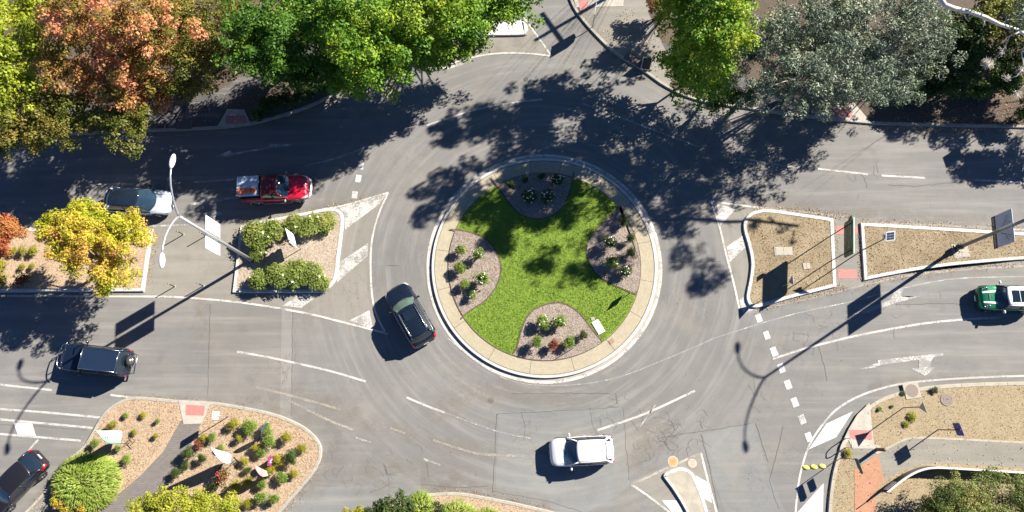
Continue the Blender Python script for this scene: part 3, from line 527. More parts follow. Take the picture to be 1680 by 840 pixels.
tree("plane_tree", "large bright green tree overhanging the kerb north-west of the roundabout", "tree", G2(600, 70), [blob(570, 35, 8, 3.0, 3.0, 2.4), blob(600, 95, 7, 2.6, 2.4, 2.0), blob(660, 55, 7.6, 2.6, 2.8, 2.2), blob(575, 132, 5.4, 1.5, 1.1, 1.1), blob(560, 118, 3.4, 1.7, .9, .9), blob(640, 96, 3.4, 1.8, .9, 1.0), blob(600, 115, 3, 1.6, .9, .9), blob(585, 85, 8.6, 1.6, 1.4, 1.2)], GREEN, 405, 77, 0.56, 0.207, .28, group="trees along the north verge", nl=24, low=1, inner=.55)
tree("plane_tree", "light green tree reaching over the white median of the north road", "tree", G2(740, 10), [blob(735, 10, 8, 2.8, 2.8, 2.2), blob(768, 42, 6.6, 1.4, 1.8, 1.4), blob(712, 75, 6.4, 1.9, 1.4, 1.4), blob(825, -5, 7, 2.6, 1.5, 1.6)], GREEN, 337, 77, 0.53, 0.198, .24, group="trees along the north verge", low=1, inner=.55)
tree("dark_shrub", "dark low shrubs filling the shaded planted strip behind the north-west kerb", "bush", G2(480, 165), [blob(450, 172, .7, 1.2, .7, .5), blob(490, 155, .8, 1.3, .8, .6), blob(525, 143, .7, 1.0, .7, .5), blob(425, 188, .5, .7, .4, .35)], DARK, 110, 80, .34, .13, .05)
# north-east trees
tree("plane_tree", "round bright green tree beside the blue-grey gum, north-east of the roundabout", "tree", G2(1150, 125), [blob(1160, 65, 8.2, 2.5, 2.7, 2.2), blob(1155, 120, 7.0, 2.3, 2.0, 1.8), blob(1200, 44, 10.2, 1.5, 1.3, 1.1), blob(1206, 74, 10.9, 1.2, 1.0, .9), blob(1160, -6, 11, 1.4, 1.3, 1.1), blob(1166, 106, 9.8, 1.1, .9, .9), blob(1178, 16, 10.6, 1.6, 1.5, 1.3), blob(1170, 66, 10, 1.6, 1.4, 1.2), blob(1190, 20, 8.4, 2.4, 2.2, 2.0), blob(1112, 12, 6.6, 1.5, 1.8, 1.4), blob(1130, -30, 8, 2.0, 2.0, 1.8), blob(1178, 138, 2.6, 1.5, .9, .8), blob(1122, 122, 2.6, 1.2, .8, .7), blob(1150, 118, 3.2, 1.7, 1.3, 1.0), blob(1112, 92, 3.6, 1.2, 1.6, 1.0)], GREEN, 380, 66, 0.53, 0.198, .10, group="trees along the north verge", low=1, inner=.55)
tree("shrub_tree", "small dark green tree leaning over the kerb below the round green tree", "tree", G2(1175, 140), [blob(1185, 172, 2.8, 1.1, .9, .8), blob(1215, 160, 3, .8, .8, .7)], DEEP, 40, 120, .42, .14, .09, group="trees along the north verge")
tree("rusty_shrub", "rust-tinged bush at the top edge left of the round green tree", "bush", G2(1090, 20), [blob(1086, 14, 1.4, .8, .8, .7), blob(1072, 2, 1.6, .7, .6, .6)], leaf_mat("rusty_leaf", [(0, (.10, .12, .02)), (.5, (.28, .16, .05)), (1, (.45, .22, .08))], .9), 40, 90, .34, .14, .05)
tree("gum_tree", "broad blue-grey eucalyptus hiding the kerb ramp in the north-east", "tree", G2(1360, 110), [blob(1385, 25, 8.6, 3.8, 3.4, 2.2), blob(1325, 90, 7.8, 2.8, 2.5, 2.0), blob(1430, 100, 7.4, 3.0, 2.4, 2.0), blob(1485, 40, 8, 2.3, 2.6, 1.8), blob(1460, 155, 5.6, 1.9, 1.1, 1.0), blob(1265, 60, 7, 1.4, 2.3, 1.5), blob(1365, 150, 5.6, 2.5, 1.0, 1.1), blob(1329, 30, 10.4, 1.5, 1.3, 1.1), blob(1370, 78, 10.4, 1.4, 1.2, 1.1), blob(1390, 138, 10.6, 1.1, .9, .9), blob(1435, 112, 11, 1.1, .9, .9), blob(1240, 80, 9.2, 1.1, 1.0, .9), blob(1275, 45, 10.6, 1.7, 1.4, 1.2), blob(1305, 118, 11, 1.5, 1.1, 1.1), blob(1345, 138, 10.6, 1.4, 1.0, 1.0), blob(1252, 138, 9.4, 1.0, .9, .9), blob(1262, 142, 3.0, 1.4, .8, .8), blob(1330, 168, 2.2, 1.3, .6, .6), blob(1290, 150, 3.4, 1.3, .8, .8), blob(1390, 160, 3.4, 1.7, .8, .9), blob(1420, 130, 3.0, 1.6, 1.0, 1.0)], GUM, 720, 60, .42, .21, .12, .5, 26, PALEBARK, "trees along the north verge", aspect=.32, low=1, inner=.75, jit=.8)
tree("gum_tree", "grey-green eucalyptus in shade right of the broad blue-grey one", "tree", G2(1530, 70), [blob(1530, 80, 5.2, 1.7, 2.2, 1.4), blob(1510, 20, 6, 1.6, 1.8, 1.4), blob(1490, 120, 4.6, 1.2, 1.0, .9)], GUM, 150, 60, .40, .20, .13, .5, 12, PALEBARK, "trees along the north verge", aspect=.32, low=1, inner=.75, jit=.8)
tree("dark_shrub", "large dark green bush in the shade under the bare white bough", "bush", G2(1580, 100), [blob(1585, 100, 2, 1.9, 1.8, 1.4), blob(1570, 50, 2.6, 2.0, 1.4, 1.5), blob(1560, 140, 1.6, 1.4, 1.0, 1.0)], DARK, 120, 110, .5, .18, .08)
tree("yellow_shrub", "yellow-green bush at the north-east corner behind the bare white bough", "bush", G2(1640, 20), [blob(1630, 20, 3, 1.6, 1.5, 1.2), blob(1620, 60, 2.4, 1.1, .9, .9), blob(1665, 36, 3.2, 1.3, 1.3, 1.1), blob(1690, 0, 3, 1.6, 1.4, 1.1)], leaf_mat("yellow_shrub_leaf", [(0, (.08, .11, .015)), (.6, (.22, .24, .04)), (1, (.46, .40, .11))], .6), 120, 110, .46, .17, .08)
tree("dark_shrub", "dark green bush at the right edge below the yellow-green bush", "bush", G2(1670, 100), [blob(1665, 95, 1.7, 1.6, 1.3, 1.2), blob(1700, 60, 2.2, 1.6, 1.4, 1.4), blob(1640, 120, 1.3, 1.2, .9, .9)], DARK, 80, 110, .46, .17, .08)
tree("dark_shrub", "low dark bush on the leaf-strewn bank right of the gum", "bush", G2(1500, 140), [blob(1530, 125, 1.4, 1.5, 1.2, .9), blob(1500, 150, 1.2, 1.2, .8, .8)], DARK, 60, 110, .46, .17, .07)
tree("green_shrub", "mid-green bush low on the north-east bank below the dark bushes", "bush", G2(1640, 140), [blob(1645, 135, 1.1, 1.3, .8, .8), blob(1605, 150, .9, .9, .6, .6)], leaf_mat("bank_leaf", [(0, (.05, .09, .015)), (.6, (.11, .19, .03)), (1, (.24, .29, .06))], .6), 70, 90, .38, .15, .06)
tree("green_shrub", "ragged green bush at the right edge below the bare bough's twigs", "bush", G2(1685, 185), [blob(1690, 180, 1.2, 1.0, .9, .8)], MATS["bank_leaf"], 40, 90, .36, .15, .05)
# bare white bough of a gum that stands east of the frame
def bough(base, main, twigs, foliage):
    t = empty("bare_gum", (base[0], base[1], VZ)); tag(t, "eucalyptus with a smooth bare white bough reaching in at the north-east corner", "tree")
    o = Vector((base[0], base[1], VZ)); mb = MB(); m = [Vector(p) - o for p in main]; mb.tube([Vector((0, 0, -.2)), m[0] * .5 + Vector((.2, .1, .6)), m[0]] + m[1:], [.20, .17, .15] + [.15 - .009 * i for i in range(len(m) - 1)], 10); mb.build("trunk", PALEBARK, t, True)
    for q in twigs: MB().tube([Vector(p) - o for p in q], [.055 - .045 * i / (len(q) - 1) for i in range(len(q))], 6).build("branch", PALEBARK, t, True)
    for c, rr, k in foliage:   # dry twig tufts
        c = Vector(c) - o; mb = MB()
        for i in range(k):
            d = Vector((random.gauss(0, 1), random.gauss(0, 1), random.gauss(0, .6))).normalized() * rr * random.uniform(.5, 1.1); mb.tube([c, c + d * .5 + Vector((random.gauss(0, .13), random.gauss(0, .13), random.gauss(0, .06))), c + d], [.009, .007, .004], 4, cap=False)
        mb.build("foliage", PALEBARK, t, True)
    return t
bough(G2(1470, -95), [G(1528, -28, 11.7), G(1540, -6, 11.6), G(1550, 8, 11.5), G(1566, 14, 11.3), G(1590, 19, 11.1), G(1618, 29, 10.9), G(1640, 40, 10.7), G(1672, 50, 10.4), G(1700, 70, 10.0), G(1730, 90, 9.6)],
      [[G(1640, 40, 10.7), G(1655, 32, 10.9), G(1690, 32, 11.2)], [G(1612, 26, 10.9), G(1615, 36, 10.6), G(1613, 45, 10.4)], [G(1580, 18, 11.1), G(1585, 30, 10.8), G(1590, 36, 10.7)], [G(1672, 52, 10.4), G(1656, 60, 10.1), G(1650, 75, 9.8), G(1640, 88, 9.5), G(1622, 105, 9.2)], [G(1690, 60, 10.0), G(1676, 85, 9.5), G(1680, 110, 9.2), G(1668, 125, 9.0), G(1650, 130, 8.8)], [G(1690, 120, 9.0), G(1680, 140, 8.8), G(1664, 155, 8.6)]],
      [(G(1620, 104, 9.2), .42, 150), (G(1645, 85, 9.5), .25, 40), (G(1652, 128, 8.8), .28, 40), (G(1668, 153, 8.6), .3, 40), (G(1676, 115, 9.0), .34, 50)])
# trees beyond the frame whose shade falls into it
GO = "trees beyond the top and right edges"
tree("gum_tree", "tall gum just beyond the top edge, shading the north side of the roundabout", "tree", G2(1190, -70), [blob(1124, -42, 10.5, 1.7, 1.6, 1.5), blob(1165, -75, 12.5, 2.1, 2.0, 1.7), blob(1195, -85, 8, 2.2, 2.0, 1.6), blob(1240, -60, 10.5, 2.4, 2.2, 1.8), blob(1210, -70, 5.5, 2.2, 2.0, 1.5), blob(1135, -45, 7.5, 1.6, 1.4, 1.3)], DEEP, 200, 60, .48, .24, .08, .3, 14, PALEBARK, GO)
tree("gum_tree", "loose-crowned gum further beyond the top edge", "tree", G2(1170, -240), [blob(1140, -180, 12, 1.7, 1.5, 1.3), blob(1250, -230, 12.5, 2.0, 1.6, 1.4), blob(1290, -190, 11, 1.8, 1.6, 1.3), blob(1200, -130, 9, 1.4, 1.2, 1.1)], DEEP, 120, 60, .5, .26, .05, .35, 16, PALEBARK, GO)
tree("gum_tree", "gum beyond the right edge shading the eastern road", "tree", G2(1850, 130), [blob(1735, 88, 3.2, 1.4, 1.1, 1.0), blob(1722, 18, 5.5, 1.8, 1.4, 1.2), blob(1800, 58, 5.2, 2.0, 1.4, 1.2), blob(1665, -45, 7.4, 1.8, 1.2, 1.2), blob(1770, 0, 6.4, 1.8, 1.4, 1.2), blob(1785, 165, 3.6, 1.3, 1.2, 1.0), blob(1862, 112, 5.2, 1.9, 1.5, 1.4), blob(1975, 50, 7.2, 2.1, 1.6, 1.4), blob(1830, 175, 3.4, 1.5, 1.1, 1.0)], GUM, 260, 70, .50, .25, .06, .3, 10, PALEBARK, GO, aspect=.4)
tree("gum_tree", "thin tall gum beyond the right edge casting soft shade on the dry island", "tree", G2(1850, -20), [blob(1700, 4, 13, .9, .7, .6), blob(1745, 62, 13, 1.1, .8, .7), blob(1668, 34, 12.6, .8, .6, .6), blob(1765, 18, 13.4, .9, .7, .6), blob(1720, 100, 12, .8, .6, .5), blob(1690, -40, 13, .9, .7, .6), blob(1640, -55, 12.4, .9, .7, .6)], GUM, 75, 44, .42, .22, .02, .6, 2, PALEBARK, GO, aspect=.4)
# median trees
tree("autumn_tree", "golden yellow and orange tree on the western median behind the pale car", "tree", G2(175, 445), [blob(150, 400, 4.6, 2.8, 2.2, 1.6), blob(205, 385, 4.6, 1.7, 1.7, 1.3), blob(105, 378, 4.4, 1.5, 1.3, 1.1), blob(190, 450, 3.6, 1.7, 1.2, 1.1), blob(135, 350, 4.6, 1.2, .8, .9)], AUTUMN, 380, 100, .40, .14, .13, .4, 20)
tree("autumn_tree", "russet orange tree at the left edge of the western median", "tree", G2(0, 425), [blob(0, 385, 4.2, 1.5, 1.6, 1.2), blob(-30, 420, 4, 1.6, 1.4, 1.2), blob(22, 372, 3.6, .7, .7, .6)], RUSSET, 100, 110, .42, .15, .1, .4, 14)
# ------------------------------------------------------------------ shrubs: one of each kind, then copies
def shrub_proto(name, mat, n, per, cr, leaf, flowers=0, fcol=None, flat=.7, aspect=.6):
    t = empty(name); P, Nr, s, tt, C = crown_points([(0, 0, .42, .34, .34, .30)], n, per, cr, leaf, flat=flat, inner=.5); P[:, 2] = np.maximum(P[:, 2], .03)
    link("foliage", leaf_mesh("foliage", P, Nr, s, tt, aspect), mat, t); mb = MB()
    for c in C[:7]: mb.tube([(0, 0, -.05), (c[0] * .4, c[1] * .4, .2), tuple(c)], [.022, .016, .006], 5)
    mb.build("stem", STEM, t)
    if flowers:
        mb = MB()
        for k in RNG.choice(len(P), flowers): p = P[k] + Nr[k] * .03; p[2] = max(p[2] + .05, .2); mb.ell(p, (.038, .038, .026), 6, 4)
        mb.build("blossom", fcol, t, True)
    return t
WHITEF = simple("white_petal", (.78, .76, .68), .6); REDF = simple("red_petal", (.50, .03, .04), .6, var=.3)
SHLEAF = leaf_mat("shrub_leaf", [(0, (.08, .15, .02)), (.5, (.18, .27, .04)), (1, (.36, .42, .09))], 1.2); SHYEL = leaf_mat("golden_leaf", [(0, (.17, .20, .012)), (.6, (.34, .32, .025)), (1, (.50, .40, .05))], 1.2)
SHDARK = leaf_mat("dark_shrub_leaf", [(0, (.03, .055, .012)), (.6, (.07, .11, .022)), (1, (.15, .18, .05))], 1.2); SHRED = leaf_mat("red_shrub_leaf", [(0, (.12, .03, .02)), (1, (.34, .10, .06))], 1.2)
PROTO = {}
for k, a in {"green": ("round_shrub", SHLEAF, 54, 26, .17, .075), "gold": ("round_shrub", SHYEL, 54, 26, .17, .075), "dark": ("round_shrub", SHDARK, 54, 26, .17, .07), "white": ("rose_shrub", SHLEAF, 56, 28, .17, .075, 16, WHITEF), "dwhite": ("rose_shrub", SHDARK, 56, 28, .17, .075, 24, WHITEF),
             "red": ("round_shrub", SHRED, 54, 26, .17, .07), "redf": ("rose_shrub", SHDARK, 26, 24, .19, .08, 40, REDF), "hedge": ("rose_shrub", HEDGE, 80, 34, .15, .075, 2, WHITEF)}.items(): PROTO[k] = [shrub_proto(*a), 0]
def place_shrub(kind, px, py, rpx, label, group, z=VZ, hs=1.0, cat="shrub"):
    """first use moves the prototype, later ones copy it with its parts"""
    p = PROTO[kind]; c = G2(px, py); r = rpx / PXM / .52
    if p[1] == 0: o = p[0]
    else:
        o = p[0].copy(); COL.objects.link(o)
        for ch in list(p[0].children): d = ch.copy(); COL.objects.link(d); d.parent = o
    p[1] += 1; o.location = (c[0], c[1], z - .01); o.rotation_euler = (0, 0, random.uniform(0, 6.28)); o.scale = (r * random.uniform(.82, 1.2), r * random.uniform(.82, 1.2), r * hs * random.uniform(.85, 1.2)); tag(o, label, cat, group); return o
GR = "shrubs in the roundabout beds"; ZB = LZ + .02
for a in [("dark", 837, 306, 8, "small dark shrub at the west end of the shaded north roundabout bed"), ("dark", 859, 297, 7, "second small dark shrub from the west in the north roundabout bed"), ("dark", 886, 291, 7, "third small dark shrub from the west in the north roundabout bed"),
          ("dwhite", 911, 299, 12, "tall white-flowered shrub at the east end of the north roundabout bed"), ("dwhite", 866, 327, 14, "left one of the touching white-flowered shrubs in the north roundabout bed"), ("dwhite", 896, 327, 15, "right one of the touching white-flowered shrubs in the north roundabout bed"),
          ("green", 755, 411, 9, "northernmost shrub of the west roundabout bed"), ("white", 784, 420, 13, "pale-flowered shrub at the upper right of the west roundabout bed"), ("green", 754, 440, 11, "dark leafy shrub at the middle left of the west roundabout bed"), ("white", 791, 459, 14, "largest pale-flowered shrub of the west roundabout bed"), ("green", 762, 468, 9, "small green shrub left of the largest shrub in the west roundabout bed"), ("white", 774, 485, 9, "southernmost shrub of the west roundabout bed"),
          ("white", 888, 529, 13, "left one of the touching pale-flowered shrubs in the south roundabout bed"), ("white", 916, 528, 13, "right one of the touching pale-flowered shrubs in the south roundabout bed"), ("green", 878, 562, 11, "green shrub west of the red shrub in the south roundabout bed"), ("red", 905, 565, 10.5, "red-leaved shrub in the south roundabout bed"), ("green", 930, 561, 11, "green shrub just east of the red shrub in the south roundabout bed"), ("dark", 954, 550, 10, "dark green shrub at the east end of the south roundabout bed"),
          ("dwhite", 996, 400, 14, "tall white-flowered shrub at the upper left of the east roundabout bed"), ("white", 1001, 433, 14, "bright green flowered shrub in the middle of the east roundabout bed"), ("dwhite", 1022, 446, 13, "southernmost shrub of the east roundabout bed"), ("dark", 1030, 393, 9, "upper small shrub beside the apron in the east roundabout bed"), ("dark", 1031, 415, 9, "lower small shrub beside the apron in the east roundabout bed"), ("dark", 1019, 366, 9, "shaded northernmost shrub of the east roundabout bed")]:
    place_shrub(a[0], a[1] + 2, a[2] + 2, a[3] * 1.16, a[4], GR, ZB)
GS = "bushes in the fork bed"; 
for a in [("gold", 387, 695, 9, "yellow-green bush next to the white notice sign"), ("green", 413, 700, 12, "largest round bush of the top row in the fork bed"), ("green", 441, 704, 10, "round bush right of the thin white flag"), ("gold", 474, 716, 10, "yellowest bush near the kerb bend"), ("green", 447, 723, 11, "dark-centred round bush below the thin white flag"), ("gold", 396, 718, 7, "small golden bush below the largest round bush"), ("green", 352, 717, 8, "small green bush right of the red flowers"), ("gold", 337, 718, 7, "small golden bush touching the red flowers"), ("green", 366, 734, 7, "small green bush at the tip of the big white flag"),
          ("gold", 423, 733, 7, "small golden bush in the shadow of the thin white flag"), ("green", 431, 740, 9, "green bush above the purple sign"), ("gold", 404, 755, 8, "golden bush between the big white flag and the purple sign"), ("gold", 498, 734, 8, "easternmost golden bush beside the kerb"), ("dark", 482, 748, 12, "dark spreading bush near the east kerb"), ("gold", 460, 753, 9, "golden bush touching the right of the purple sign"), ("gold", 446, 769, 9, "golden bush right of the pink flag"), ("green", 467, 782, 10, "green bush south-east of the pink flag"), ("gold", 485, 775, 8, "golden bush nearest the south-east kerb"), ("green", 454, 815, 9, "right one of the pair at the bottom of the fork bed"), ("green", 434, 814, 10, "left one of the pair at the bottom of the fork bed"),
          ("gold", 410, 824, 8, "golden bush at the bottom edge of the fork bed"), ("green", 433, 792, 9, "green bush under the pink flag"), ("gold", 392, 795, 9, "golden bush in the dark flag shadow"), ("gold", 411, 788, 9, "golden bush left below the pink flag"), ("dark", 409, 770, 7, "dark bush at the tip of the pink flag"), ("redf", 372, 777, 12, "dark bush with red flowers below the big white flag"), ("dark", 316, 741, 12, "dark bush at the path edge beside the sign shadow"), ("redf", 332, 727, 8, "bright red flowering bush"), ("dark", 356, 795, 9, "dark bush south-west of the red-flowered one"), ("dark", 309, 761, 8, "thin bush along the path below the dark bush"), ("dark", 296, 774, 9, "thin bush along the path above the yellow tree"), ("gold", 387, 826, 10, "golden bush right of the yellow tree"), ("dark", 337, 750, 9, "dark bush under the left end of the big white flag"),
          ("gold", 190, 697, 7.5, "yellow bush near the west kerb of the wedge bed"), ("green", 210, 681, 5, "left of the tiny bushes in the top row of the wedge bed"), ("gold", 238, 680, 5, "middle of the tiny bushes in the top row of the wedge bed"), ("green", 262, 690, 4.5, "tiny green bush nearest the pink ramp"), ("gold", 223, 708, 5, "tiny golden bush above the green flag"), ("gold", 259, 714, 5.5, "tiny golden bush beside the path"), ("green", 162, 726, 8, "green bush under the tip of the green flag"), ("green", 198, 734, 6, "bush half in the green flag's shadow"), ("green", 215, 752, 9, "round green bush above the strappy plant")]:
    place_shrub(a[0], a[1] + 1, a[2] + 1, a[3] * 1.2, a[4], GS if a[1] > 290 else "bushes in the wedge bed")
GM = "rose bushes in the planted median"
for i, (px, py, r, lab) in enumerate([(424, 388, 22, "rose bush at the west end of the upper row in the planted median"), (450, 378, 21, "second rose bush of the upper row in the planted median"), (484, 368, 19, "rose bush behind the white board in the planted median"), (510, 372, 20, "fourth rose bush of the upper row in the planted median"), (536, 366, 18, "rose bush at the east end of the upper row in the planted median"), (425, 415, 15, "low rose bush beside the lamp pole foot"), (430, 458, 18, "rose bush at the west end of the lower row in the planted median"), (458, 452, 21, "second rose bush of the lower row in the planted median"), (488, 446, 21, "third rose bush of the lower row in the planted median"), (515, 452, 20, "fourth rose bush of the lower row in the planted median"), (532, 462, 13, "small rose bush at the east end of the lower row in the planted median")]):
    place_shrub("hedge", px + 2, py + 4, r * 1.34, lab, GM, .12, .55)
GW = "plants under the trees of the western median"
for a in [("gold", 28, 414, 8, "left one of the three yellow balls in the western median"), ("gold", 45, 412, 9, "middle one of the three yellow balls in the western median"), ("gold", 62, 412, 9, "right one of the three yellow balls in the western median"), ("gold", 42, 438, 7, "pale yellow bush below the yellow balls"), ("gold", 58, 437, 7, "yellow-green bush below the right yellow ball"), ("redf", 50, 462, 16, "reddish-brown spreading bush at the southern kerb of the western median"), ("gold", 10, 440, 17, "large yellow bush at the left edge of the western median"), ("gold", 14, 463, 16, "yellow bush against the southern kerb at the left edge")]:
    place_shrub(a[0], a[1], a[2] + 1, a[3], a[4], GW, .12)
# strappy plant: hundreds of arching blades
def strappy(name, label, c, rx, ry, h, n, mat, z=VZ, cat="bush"):
    t = empty(name, (c[0], c[1], z)); tag(t, label, cat); V = []; T = []; F = []
    for i in range(n):
        u = math.sqrt(random.random()) * .92; a = random.uniform(0, 6.283); bx, by = math.cos(a) * u, math.sin(a) * u; hz = h * math.sqrt(max(.05, 1 - u * u)) * random.uniform(.75, 1.1); L = random.uniform(.30, .5); d = a + random.gauss(0, .55); w = random.uniform(.018, .032)
        p = Vector((bx * rx, by * ry, hz * .85)); k = Vector((math.cos(d), math.sin(d), 0)); s = Vector((-k.y, k.x, 0)) * w; b = len(V)
        for j, (f, zz) in enumerate(((0, 0), (.45, .14), (.8, .12), (1.05, -.02))): q = p + k * L * f * (0.45 + .75 * u) + Vector((0, 0, zz * (1.25 - .5 * u))); ww = s * (1, 1.1, .7, .12)[j]; V += [q - ww, q + ww]
        tt = random.random()
        for j in range(3): F.append((b + 2 * j, b + 2 * j + 1, b + 2 * j + 3, b + 2 * j + 2)); T.append(tt)
    me = bpy.data.meshes.new("foliage"); me.from_pydata(V, [], F); me.update(); me.attributes.new("tint", 'FLOAT', 'FACE').data.foreach_set("value", T); link("foliage", me, mat, t)
    mb = MB()
    for i in range(14): a = random.uniform(0, 6.28); mb.tube([(0, 0, 0), (math.cos(a) * rx * .3, math.sin(a) * ry * .3, h * .4), (math.cos(a) * rx * .55, math.sin(a) * ry * .55, h * .6)], [.05, .035, .012], 5)
    mb.build("stem", STEM, t); return t
STRAP = leaf_mat("strap_leaf", [(0, (.12, .20, .025)), (.5, (.29, .39, .06)), (1, (.50, .54, .16))], .9)
strappy("strappy_shrub", "big light green strappy plant spilling over the parking bay kerb", G2(152, 790), 2.15, 1.75, 1.25, 2600, STRAP)
strappy("strappy_shrub", "lime green strappy plant at the bottom edge beside the dark-leaved bush", G2(692, 834), .75, .9, .8, 420, STRAP); strappy("strappy_shrub", "lime green strappy plant right of the gap in the bottom-edge bed", G2(752, 846), 1.1, .8, .8, 520, STRAP); strappy("strappy_shrub", "small strappy tuft in the bark at the bottom edge", G2(800, 850), .5, .5, .5, 160, STRAP)
tree("golden_shrub", "orange-tinged bush at the foot of the strappy plant", "bush", G2(112, 826), [blob(105, 822, .5, .9, .6, .4), blob(130, 830, .5, .8, .5, .4)], AUTUMN, 40, 70, .26, .11, .04)
tree("yellow_tree", "bright yellow-green tree at the bottom edge between path and fork bed", "tree", G2(285, 850), [blob(300, 815, 3.0, 2.0, 1.0, .9), blob(245, 832, 2.6, 1.6, 1.0, .8), blob(350, 832, 2.6, 1.6, 1.0, .8), blob(300, 850, 3, 3, 1.4, 1)], leaf_mat("yellow_green_leaf", [(0, (.16, .20, .015)), (.5, (.33, .36, .03)), (1, (.52, .48, .07))], .6), 170, 90, .36, .125, .09)
tree("camellia_bush", "dark-leaved bush with a few pale flowers at the bottom edge", "bush", G2(648, 845), [blob(650, 836, 1.0, 1.25, .9, .7), blob(620, 845, .8, .9, .7, .5)], SHDARK, 80, 70, .3, .13, .05); tree("golden_shrub", "thin yellow bush at the bottom edge left of the dark-leaved bush", "bush", G2(590, 850), [blob(590, 846, .6, .7, .5, .4), blob(566, 842, .5, .35, .35, .3)], SHYEL, 30, 60, .22, .11, .04)
tree("dark_shrub", "dark bush between the two lime strappy plants", "bush", G2(718, 842), [blob(718, 840, .5, .5, .6, .4)], SHDARK, 22, 60, .2, .1, .04)
tree("mixed_bush", "large scruffy green and straw-coloured bush behind the curved wall", "bush", G2(1600, 835), [blob(1565, 815, 1.7, 1.9, 1.5, 1.0), blob(1640, 815, 1.7, 2.1, 1.5, 1.0), blob(1590, 850, 1.9, 3.0, 1.4, 1.1), blob(1690, 830, 1.6, 1.6, 1.6, 1.0), blob(1530, 845, 1.0, 1.0, 1.2, .7)], leaf_mat("scruffy_leaf", [(0, (.06, .095, .022)), (.45, (.135, .18, .04)), (.75, (.27, .29, .08)), (1, (.42, .36, .14))], .5), 330, 100, .40, .13, .07, .5, 24, aspect=.4)
# ------------------------------------------------------------------ vehicles
def car_paint(name, col, metal=.35, rough=.32):
    m, nt, b = new_mat(name); p = pos(nt); f = noise(nt, p, 1.4, 5, .6); f2 = noise(nt, p, 160, 2)
    c = mix(nt, f, tuple(k * .93 for k in col), col); c = mix(nt, ramp(nt, f2, [(.55, 0), (.7, .12)]), c, tuple(min(1, k * 1.5 + .02) for k in col)); nt.links.new(c, b.inputs["Base Color"])
    dust = ramp(nt, noise(nt, p, 5, 5, .7), [(.35, rough), (.75, rough + .16)]); nt.links.new(dust, b.inputs["Roughness"]); b.inputs["Metallic"].default_value = metal
    b.inputs["Coat Weight"].default_value = .8; b.inputs["Coat Roughness"].default_value = .06; return m
GLASS = simple("tinted_glass", (.010, .018, .030), .04, var=.3, scale=2); GLASS.node_tree.nodes["Principled BSDF"].inputs["Coat Weight"].default_value = .6
WIND = simple("windscreen_glass", (.018, .038, .062), .03, var=.45, scale=2.5); WIND.node_tree.nodes["Principled BSDF"].inputs["Coat Weight"].default_value = .8  # blue of the reflected sky is put into the glass colour
WINDG = simple("green_windscreen_glass", (.10, .15, .12), .05, var=.5, scale=3)
TYRE = simple("tyre_rubber", (.022, .022, .023), .85, bmp=.3, scale=12); RIM = simple("alloy_rim", (.42, .42, .43), .3, .9); TRIM = simple("black_trim", (.018, .018, .019), .55); CHROME = simple("chrome_trim", (.62, .62, .62), .2, 1.0)
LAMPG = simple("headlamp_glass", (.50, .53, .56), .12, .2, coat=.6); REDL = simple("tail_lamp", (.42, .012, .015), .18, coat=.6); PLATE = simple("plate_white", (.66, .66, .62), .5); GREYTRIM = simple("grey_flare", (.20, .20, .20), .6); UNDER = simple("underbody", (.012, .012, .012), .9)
def grid_patch(mb, fn, nu, nv, m=0):
    b = [fn(i / nu, j / nv) for j in range(nv + 1) for i in range(nu + 1)]; w = nu + 1
    mb.add(b, [(j * w + i, j * w + i + 1, (j + 1) * w + i + 1, (j + 1) * w + i) for j in range(nv) for i in range(nu)], m)
def lerp(a, b, t): return a + (b - a) * t
def itp(tab, x):
    if x <= tab[0][0]: return tab[0][1:]
    for a, b in zip(tab, tab[1:]):
        if x <= b[0]: t = (x - a[0]) / (b[0] - a[0]); return tuple(lerp(p, q, t) for p, q in zip(a[1:], b[1:]))
    return tab[-1][1:]
